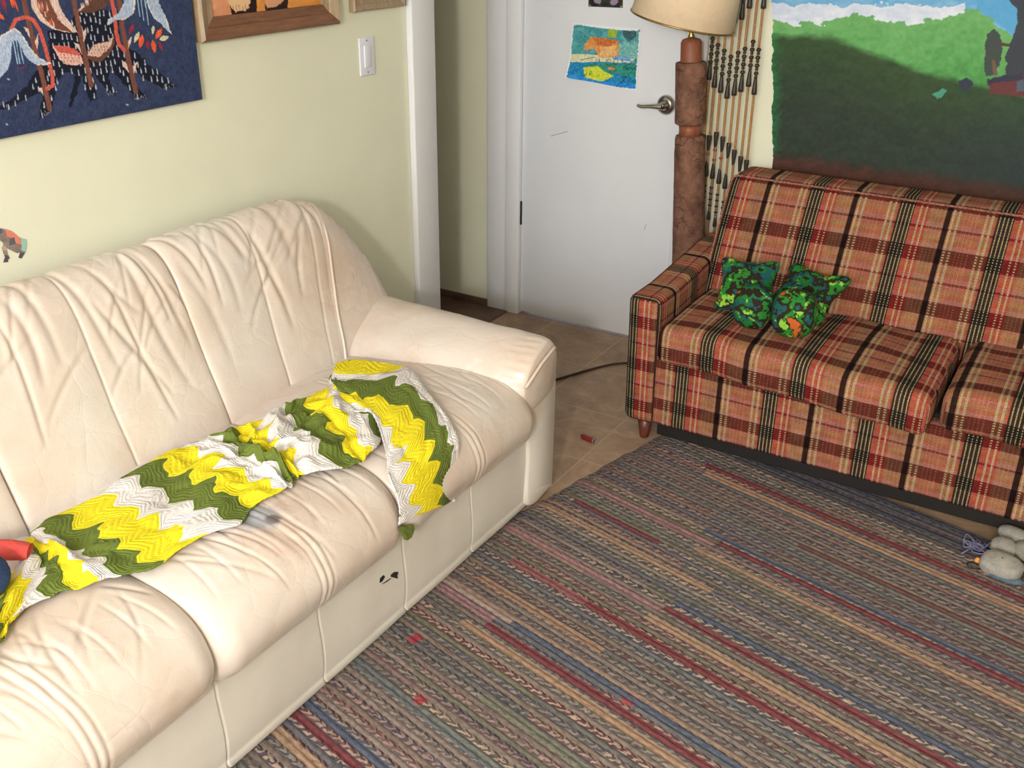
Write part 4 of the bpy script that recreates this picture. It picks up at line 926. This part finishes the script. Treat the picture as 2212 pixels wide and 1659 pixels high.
# ------------------------------------------------------------------ PLAID SOFA
U0 = -1.061-.288*.08
ps = empty('plaid_sofa', (-.32, 3.2, 0)); tag(ps, 'orange, red and black plaid tweed sofa under the mural', 'sofa')
def pbox(name, lo, hi, bev, seg, mode, parent=ps, cuts=24, fn=None, voff=0.0, mat=None, uoff=0.0):
    bm = bmesh.new(); bmesh.ops.create_cube(bm, size=1); lo = np.array(lo, float); hi = np.array(hi, float); c = (lo+hi)/2; s = hi-lo
    for v in bm.verts: v.co = Vector((v.co.x*s[0]+c[0], v.co.y*s[1]+c[1], v.co.z*s[2]+c[2]))
    bmesh.ops.bevel(bm, geom=bm.edges[:], offset=bev, segments=seg, affect='EDGES', profile=.5)
    for ax in range(3):
        n = max(1, int(s[ax]/.03)); 
        for k in range(1, n):
            q = lo[ax]+s[ax]*k/n
            if q-lo[ax] < bev*1.05 or hi[ax]-q < bev*1.05: continue
            co = [0, 0, 0]; no = [0, 0, 0]; co[ax] = q; no[ax] = 1
            bmesh.ops.bisect_plane(bm, geom=bm.verts[:]+bm.edges[:]+bm.faces[:], plane_co=co, plane_no=no)
    lay = bm.loops.layers.uv.new('UVMap'); bm.normal_update()
    for f in bm.faces:
        n = f.normal
        for l in f.loops:
            x, y, z = l.vert.co
            if mode == 'front':          # stripes run over the front and top
                if abs(n.x) > .8: u, v = y*1.0+.05, z
                else: u, v = x, z-(y-lo[1])*(1 if n.z > -.5 else -1) if False else z+(y-lo[1])
                if abs(n.x) <= .8: v = (z-hi[2]) if abs(n.y) > .75 else ((y-lo[1]))
                if abs(n.x) <= .8 and abs(n.y) <= .75: v = (y-lo[1]) if n.z > 0 else -(y-lo[1])
            else:                        # arm: stripes wrap over the arm, front face upright
                if n.y < -.75: u, v = x, z
                elif abs(n.x) > .75: u, v = y, (hi[2]-z)*(1)
                else: u, v = y, -abs(x-(lo[0] if n.x < 0 else lo[0]))
            l[lay].uv = ((u-U0-uoff), v+voff)
    if fn:
        for v in bm.verts: v.co = Vector(fn(np.array(v.co)))
    me = bpy.data.meshes.new(name); bm.to_mesh(me); bm.free(); return finish(name, me, mat or M['plaid'], parent)
PXL, PXR = -1.262, .63
pbox('base', (PXL+.10, 2.800, .085), (PXR-.10, 3.50, .325), .018, 4, 'front', voff=.145*3+.18)
def armfn(p):
    k = np.clip((p[2]-.09)/.43, 0, 1); p[0] += .008*(1-k)*(1 if p[0] < -.3 else -1); q = np.clip((p[1]-2.95)/.5, 0, 1)
    p[2] += q*.045*k; return p
pbox('armrest', (PXL, 2.792, .082), (PXL+.112, 3.44, .520), .026, 5, 'arm', fn=armfn, voff=.02, uoff=.104)
pbox('armrest', (PXR-.112, 2.792, .082), (PXR, 3.44, .520), .026, 5, 'arm', fn=armfn, voff=.02, uoff=.104)
xm = -.300
def cushfn(x0, x1, droop):
    def f(p):
        tx = (p[0]-x0)/(x1-x0); ty = (p[1]-2.745)/(3.17-2.745)
        dome = .016*math.sin(np.clip(tx, 0, 1)*math.pi)*math.sin(np.clip(ty, 0, 1)*math.pi)
        if p[2] > .38: p[2] += dome
        p[2] += -.022*droop*np.clip(tx-.25, 0, 1)*(1-np.clip(ty*1.2, 0, 1)); p[1] -= .055*droop*np.clip(tx, 0, 1)*(1-.4*ty)
        p[2] += .003*math.sin(p[0]*23+p[1]*11); return p
    return f
pbox('seat_cushion', (PXL+.118, 2.752, .328), (xm-.012, 3.20, .452), .034, 5, 'front', fn=cushfn(PXL+.118, xm-.012, 1.0), voff=.10, uoff=.095)
pbox('seat_cushion', (xm+.005, 2.752, .328), (PXR-.118, 3.20, .452), .034, 5, 'front', fn=cushfn(xm+.005, PXR-.118, .1), voff=.10, uoff=.095)
# reclining backrest with a welt round its face
def backfn(p):
    t = (p[2]-.33)/(.80-.33); p[1] += .235*np.clip(t, 0, 1.1)-.02*math.sin(np.clip(t, 0, 1)*math.pi); p[0] += (-.018 if p[0] < -.3 else .018)*(1-t)*0; return p
def backuv(o):
    pass
pbox('backrest', (PXL+.098, 3.135, .33), (PXR-.098, 3.30, .80), .036, 5, 'front', fn=backfn, voff=.145*4+.02, uoff=-.09)
pts = []
for z in np.linspace(.36, .775, 9): p = backfn(np.array([PXL+.104, 3.139, z])); pts.append(p)
for x in np.linspace(PXL+.12, PXR-.12, 24): pts.append(backfn(np.array([x, 3.143, .792])))
for z in np.linspace(.775, .36, 9): p = backfn(np.array([PXR-.104, 3.139, z])); pts.append(p)
M['welt'] = plain('tweed_welt', (150, 96, 80), .95, .35, 160, .002)
tube('piping', pts, .0036, M['welt'], ps, 8, 3)
for x in (PXL+.07, PXR-.07):
    for y in (2.84, 3.42):
        lathe('leg', [(.0, 0.0105 if y < 3 else .0005), (.014, .0105 if y < 3 else .0005), (.016, .02), (.027, .090), (.0, .092)], M['legwood'], ps, 20, (x, y, 0))
box('under_shade_panel', (PXL+.10, 2.872, .0125), (PXR-.10, 3.38, .088), M['black'], ps, .004)  # added black slab standing in for the dark shade beneath the sofa
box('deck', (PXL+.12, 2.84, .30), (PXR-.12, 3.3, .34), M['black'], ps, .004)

# ------------------------------------------------------------------ FLORAL PILLOWS
def blob(name, c, r, mat, parent, pw=(2.3, 2.3, 2.3), rot=0, tilt=0, seed=0, corner=0.0, nse=.05):
    """superellipsoid with pinched corners"""
    nu, nv = 64, 40; a = np.linspace(0, 2*np.pi, nu, endpoint=False); b = np.linspace(-np.pi/2+.02, np.pi/2-.02, nv); A, B = np.meshgrid(b, a, indexing='ij')
    sg = lambda t, p: np.sign(t)*np.abs(t)**(2/p)
    X = sg(np.cos(A), pw[2])*sg(np.cos(B), pw[0]); Y = sg(np.cos(A), pw[2])*sg(np.sin(B), pw[0]); Z = sg(np.sin(A), pw[1])
    if corner:
        rr = np.abs(np.sin(2*B))**3; k = 1+corner*(rr)*np.cos(A)**4; X *= k; Y *= k
    V = np.stack([X.ravel()*r[0], Y.ravel()*r[1], Z.ravel()*r[2]], 1)
    n = 1+nse*fbm(V[:, 0]*14+seed, V[:, 1]*14+V[:, 2]*9, 3, seed); V *= n[:, None]
    Rm = np.array(Matrix.Rotation(rot, 3, 'Z') @ Matrix.Rotation(tilt, 3, 'X')); V = V @ Rm.T+np.array(c)
    Fs = list(gridfaces(nv, nu, True))+[list(range(nu))[::-1], [(nv-1)*nu+k for k in range(nu)]]
    return mesh(name, V, Fs, mat, parent)
SZ = .470
pA = onz((1613, 716), SZ); pB = onz((1701, 737), SZ)
for (nm, c, lab, rl, wing) in (('left', pA, 'green floral pillow nearest the plaid armrest, left of the two', (.058, .054, .066), (onz((1612, 672), SZ), .14, -.25)),
                              ('right', pB, 'green floral pillow farther from the plaid armrest, right of the two', (.066, .058, .072), (onz((1748, 690), SZ), .155, .35))):
    e = empty('throw_pillow', tuple(c)); tag(e, lab, 'pillow', 'floral pillows on the plaid sofa')
    blob('pillow_lobe', (c[0], c[1]+.035, SZ+rl[2]+.004), rl, M['floral'], e, (2.6, 2.5, 2.5), .15, -.15, 3 if nm == 'left' else 8)
    q, s, rt = wing
    if nm == 'left': blob('pillow_body', (q[0]-.030, q[1]+.070, SZ+.056), (.080, .082, .032), M['floral'], e, (3.2, 2.2, 2.2), .25, math.radians(48), 5, .36, .04)
    else: blob('pillow_body', (q[0]-.038, q[1]+.070, SZ+.052), (.092, .084, .032), M['floral'], e, (3.2, 2.2, 2.2), -.32, math.radians(42), 9, .38, .04)

# ------------------------------------------------------------------ FLOOR LAMP
LX, LY = -1.335, 3.475; tiltx = -.075
def ax(z): return np.array([LX+tiltx*(z-.45), LY, z])
lamp = empty('floor_lamp', (LX+.03, LY, 0)); tag(lamp, 'floor lamp with a chunky cork-covered column and cream drum shade', 'lamp')
def seg(name, z0, z1, prof, mat, n=40, rf=None):
    a, b = ax(z0), ax(z1); d = b-a; H = np.linalg.norm(d)
    return lathe(name, [(r, t*H) for r, t in prof], mat, lamp, n, a, tuple(d/H), rf)
rf = lambda a, z: 1+.03*fbm(a*1.6, a*0+z*26, 3, 4)+.02*np.cos(4*a)
def zz(t0, t1, r0, r1, n=26): return [(.0, 0), (r0*.93, .0), (r0, .015)]+[(r0+(r1-r0)*t, t) for t in np.linspace(.03, .97, n)]+[(r1, .985), (r1*.93, 1), (0, 1)]
seg('lamp_foot', .002, .05, [(0, 0), (.12, 0), (.125, .4), (.11, .85), (.06, 1), (0, 1)], M['redwood'])
seg('cork_column', .05, .885, zz(0, 1, .066, .053, 60), M['cork'], 40, rf)
seg('wood_neck', .885, .925, [(0, 0), (.040, 0), (.039, .5), (.040, 1), (0, 1)], M['redwood'])
seg('cork_column', .925, 1.135, zz(0, 1, .054, .053, 30), M['cork'], 40, rf)
seg('wood_neck', 1.135, 1.215, [(0, 0), (.037, 0), (.037, .02), (.036, .8), (.030, .93), (.012, 1), (0, 1)], M['redwood'])
seg('brass_fitting', 1.213, 1.300, [(0, 0), (.010, 0), (.012, .08), (.007, .18), (.013, .3), (.013, .45), (.008, .55), (.010, .8), (.006, 1), (0, 1)], M['brass'], 20)
sh0 = np.array([-1.417, LY-.03, 1.270]); sa = np.array([.19, .03, 1.0]); sa /= np.linalg.norm(sa)
sh = lathe('lamp_shade', [(.176, 0), (.1785, .001), (.152, .26), (.1495, .26), (.176, .002)], M['shade'], lamp, 72, sh0, tuple(sa))
# open shade: drop the end caps
bm = bmesh.new(); bm.from_mesh(sh.data); bmesh.ops.delete(bm, geom=[f for f in bm.faces if len(f.verts) > 6], context='FACES'); bm.to_mesh(sh.data); bm.free()
a = np.linspace(0, 2*np.pi, 72); q = np.array(Vector((0, 0, 1)).rotation_difference(Vector(sa)).to_matrix())
ring = (np.stack([.1785*np.cos(a), .1785*np.sin(a), 0*a], 1) @ q.T)+sh0
tube('shade_trim', ring, .0034, M['brass'], sh, 8, 1)
tube('shade_spider', [sh0+np.array([-.165, 0, .05]), sh0+np.array([.03, 0, .035]), sh0+np.array([.165, 0, -.01])], .002, M['brass'], sh, 6, 3)
pc = tube('power_cord', [(-1.93, 2.80, .006), (-1.82, 2.90, .006), (-1.70, 3.02, .006), (-1.67, 3.068, .006), (-1.611, 3.199, .006), (-1.56, 3.30, .006), (-1.518, 3.351, .006), (-1.47, 3.385, .006)], .0045, M['cord'], None, 8, 8)
tag(pc, 'thin dark brown cord lying on the tiles between the two sofas', 'cord')

# ------------------------------------------------------------------ BEAD CURTAIN
bc = empty('bead_curtain', (-1.26, 3.57, 1.98)); tag(bc, 'curtain of straw and dark wooden beads hanging between lamp and mural', 'bead curtain')
tube('curtain_rod', [(-1.36, 3.57, 1.98), (-1.25, 3.57, 1.98), (-1.10, 3.57, 1.98)], .008, M['redwood'], bc, 10, 2)
def proto(kind):
    if kind == 'round': pr = [(.0, -.0065), (.004, -.0055), (.0068, 0), (.004, .0055), (.0, .0065)]; nm = 'round_bead'
    elif kind == 'red': pr = [(.0, -.0075), (.005, -.0055), (.0078, 0), (.005, .0055), (.0, .0075)]; nm = 'red_bead'
    elif kind == 'up': pr = [(.0, -.019), (.0066, -.018), (.007, -.012), (.0045, .012), (.0035, .019), (.0, .0195)]; nm = 'cone_bead'
    else: pr = [(.0, -.0195), (.0035, -.019), (.0045, -.012), (.007, .012), (.0066, .018), (.0, .019)]; nm = 'cone_bead'
    return lathe(nm, pr, M['redbead'] if kind == 'red' else M['bead'], None, 14)
protos = {}
def place_bead(kind, x, z, parent, sc=1.0):
    if kind not in protos: o = proto(kind); protos[kind] = o
    else: o = protos[kind].copy(); COL.objects.link(o)
    o.location = (x, 3.57, z); o.scale = (sc, sc, sc); o.parent = parent; o.matrix_parent_inverse = Matrix.Translation(-Vector(parent.location))
# measured per strand at y=3.57: x, top of upper dark group, bottom of its cone, and lower groups
strands = [(-1.352, 1.205, 1.080, .86, .74), (-1.330, 1.185, 1.055, .86, .735), (-1.305, 1.168, 1.040, .875, .73), (-1.279, 1.150, 1.022, .862, .715), (-1.254, 1.165, 1.035, .842, .70),
           (-1.231, 1.180, 1.050, .82, .68), (-1.205, 1.205, 1.070, .80, .66), (-1.182, 1.180, 1.045, .79, .64)]
cw = 3.32
sx = [((305, 60), None), ((362, 118), (338, 400), (363, 800), (345, 1045)), ((412, 160), (396, 430), (420, 785), (397, 1105)), ((466, 200), (441, 475), (464, 835), (447, 1085)), ((518, 180), (498, 462), (511, 888), (497, 1058)), ((576, 148), (553, 422), (556, 960), None), ((629, 102), (606, 380), None, None), ((672, 158), (650, 455), None, None)]
for k in range(8):
    x, zt, zb, lt, lb = strands[k]
    s = tube('bead_strand', [(x, 3.57, 1.975), (x+.001, 3.57, 1.6), (x-.001, 3.57, 1.2), (x+.001, 3.57, .8), (x, 3.57, .42)], .0044, M['straw'], bc, 8, 12)
    s.location = (0, 0, 0)
    s_e = s
    def pb(kind, z, sc=1.0):
        if kind not in protos: o = proto(kind); protos[kind] = o
        else: o = protos[kind].copy(); COL.objects.link(o)
        o.location = (x-bc.location.x, 0, z-bc.location.z); o.scale = (sc*1.1, sc*1.1, sc*(1.3 if kind in ('up', 'down') else 1.0)); o.parent = s_e
        o.matrix_parent_inverse = Matrix.Identity(4)
        o.location = (x, 3.57, z)
    # upper group: chain of round beads then a downward cone
    z = zt
    for i in range(4): pb('round', z, 1.2); pb('round', z-.012, .85); z -= .026
    pb('up', zb+.014, 1.2)
    # bead groups near the top of the frame
    zt2 = zt+.155+.02*math.sin(k*1.3); pb('up', zt2, 1.2); pb('down', zt2+.05, 1.2)
    # middle pair of cones with small reddish beads
    pb('down', lt-.015, 1.15)
    if k in (1, 2, 3): 
        pb('red', (lt+lb)/2+.02 if k == 2 else (lt+lb)/2+.008, .85)
        if k == 2: pb('red', (lt+lb)/2-.016, .85)
    pb('up', lb+.015, 1.15)
    z = lb-.055+.01*math.sin(k)
    for i in range(4): pb('round', z, .95); pb('round', z-.011, .7); z -= .022
    pb('up', z-.012, .9)

# ------------------------------------------------------------------ BRAIDED RUG
ang = math.radians(13); e1 = np.array([math.cos(ang), -math.sin(ang)]); e2 = np.array([math.sin(ang), math.cos(ang)])
U1, U2, V1, V2 = -1.775, 1.35, -.65, 2.708
vs_ = np.arange(V1, V2, .034/10); us_ = np.linspace(U1, U2, 70); UU, VV = np.meshgrid(us_, vs_, indexing='ij')
fr = VV/.034-np.floor(VV/.034); fr = np.where(fr < .45, fr/.45, (fr-.45)/.55)
eu = .004*np.sin(VV*9)
H = .006+.0045*np.abs(np.sin(fr*np.pi))**.6+.0008*fbm(UU*30, VV*30, 2, 3)
edge_in = np.minimum.reduce([UU-U1, U2-UU, VV-V1, V2-VV]); H = np.where(edge_in < .001, .001, H)
UX = UU+np.where(UU < U1+.01, .006*fbm(VV*22, VV*0, 2, 2), 0)
Vr = np.stack([UX*e1[0]+VV*e2[0], UX*e1[1]+VV*e2[1], H], -1).reshape(-1, 3)
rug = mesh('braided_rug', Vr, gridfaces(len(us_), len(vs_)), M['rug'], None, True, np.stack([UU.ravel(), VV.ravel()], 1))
tag(rug, 'large faded multicoloured braided rug with long stripes on the tiled floor', 'rug')

# ------------------------------------------------------------------ small things on the floor
rl = empty('red_clip', tuple(onz((1270, 947), 0.0))); rl.location.z = .0; tag(rl, 'small dark red rounded plastic piece on the tiles near the sofa leg', 'plastic piece')
A, B = onz((1260, 943), .009), onz((1279, 951), .009)
tube('clip_body', [A-(B-A)*.25, A, (A+B)/2, B, B+(B-A)*.15], [.004, .0088, .0088, .0088, .008], M['redplastic'], rl, 18, 5)
tube('clip_end', [B+(B-A)*.15, B+(B-A)*.3], [.0085, .007], M['greyplastic'], rl, 18, 1)
# plush toy
pt0 = onz((2165, 1235), .01); toy = empty('plush_toy', tuple(pt0)); toy.location.z = .0105
tag(toy, 'beige fleece soft toy with blue-soled foot slumped on the rug', 'toy')
def at(px, z): return onz(px, z)
c = at((2163, 1222), .035); blob('foot', c, (.054, .040, .030), M['fuzz'], toy, (2.6, 2.4, 2.3), -.2, .3, 4)
c = at((2172, 1248), .020); blob('sole', c, (.044, .014, .010), M['bluefelt'], toy, (2.5, 2.2, 2.2), -.05, .3, 5)
c = at((2168, 1182), .034); blob('body', c, (.034, .030, .026), M['fuzz'], toy, (2.3, 2.3, 2.2), 0, 0, 6)
c = at((2192, 1156), .034); blob('leg', c, (.046, .026, .022), M['fuzz'], toy, (2.4, 2.3, 2.2), -.3, 0, 7)
c = at((2222, 1192), .034); blob('head', c, (.040, .040, .024), M['fuzz'], toy, (2.3, 2.3, 2.2), 0, 0, 8)
yc = at((2113, 1182), .014); yr = random.Random(3); P = []
for k in range(46):
    P.append(yc+np.array([yr.gauss(0, .018), yr.gauss(0, .018), abs(yr.gauss(.004, .006))]))
P.append(at((2140, 1172), .03)); tube('yarn_hair', P, .0022, M['yarn'], toy, 6, 6)
ht = empty('hair_tie', tuple(at((2106, 1216), .011))); tag(ht, 'dark elastic loop with an orange bead on the rug beside the soft toy', 'hair tie')
cc = at((2104, 1222), .0135); a = np.linspace(0, 2*np.pi, 24); tube('elastic_loop', [cc+np.array([.018*math.cos(t), .015*math.sin(t), 0]) for t in a], .0018, M['black'], ht, 6, 2)
cb = at((2112, 1211), .018)
lathe('bead', [(.0, -.0095), (.006, -.008), (.0095, 0), (.006, .008), (.0, .0095)], M['orangebead'], ht, 20, cb)

# leave no unparented construction helpers
bpy.context.view_layer.update()
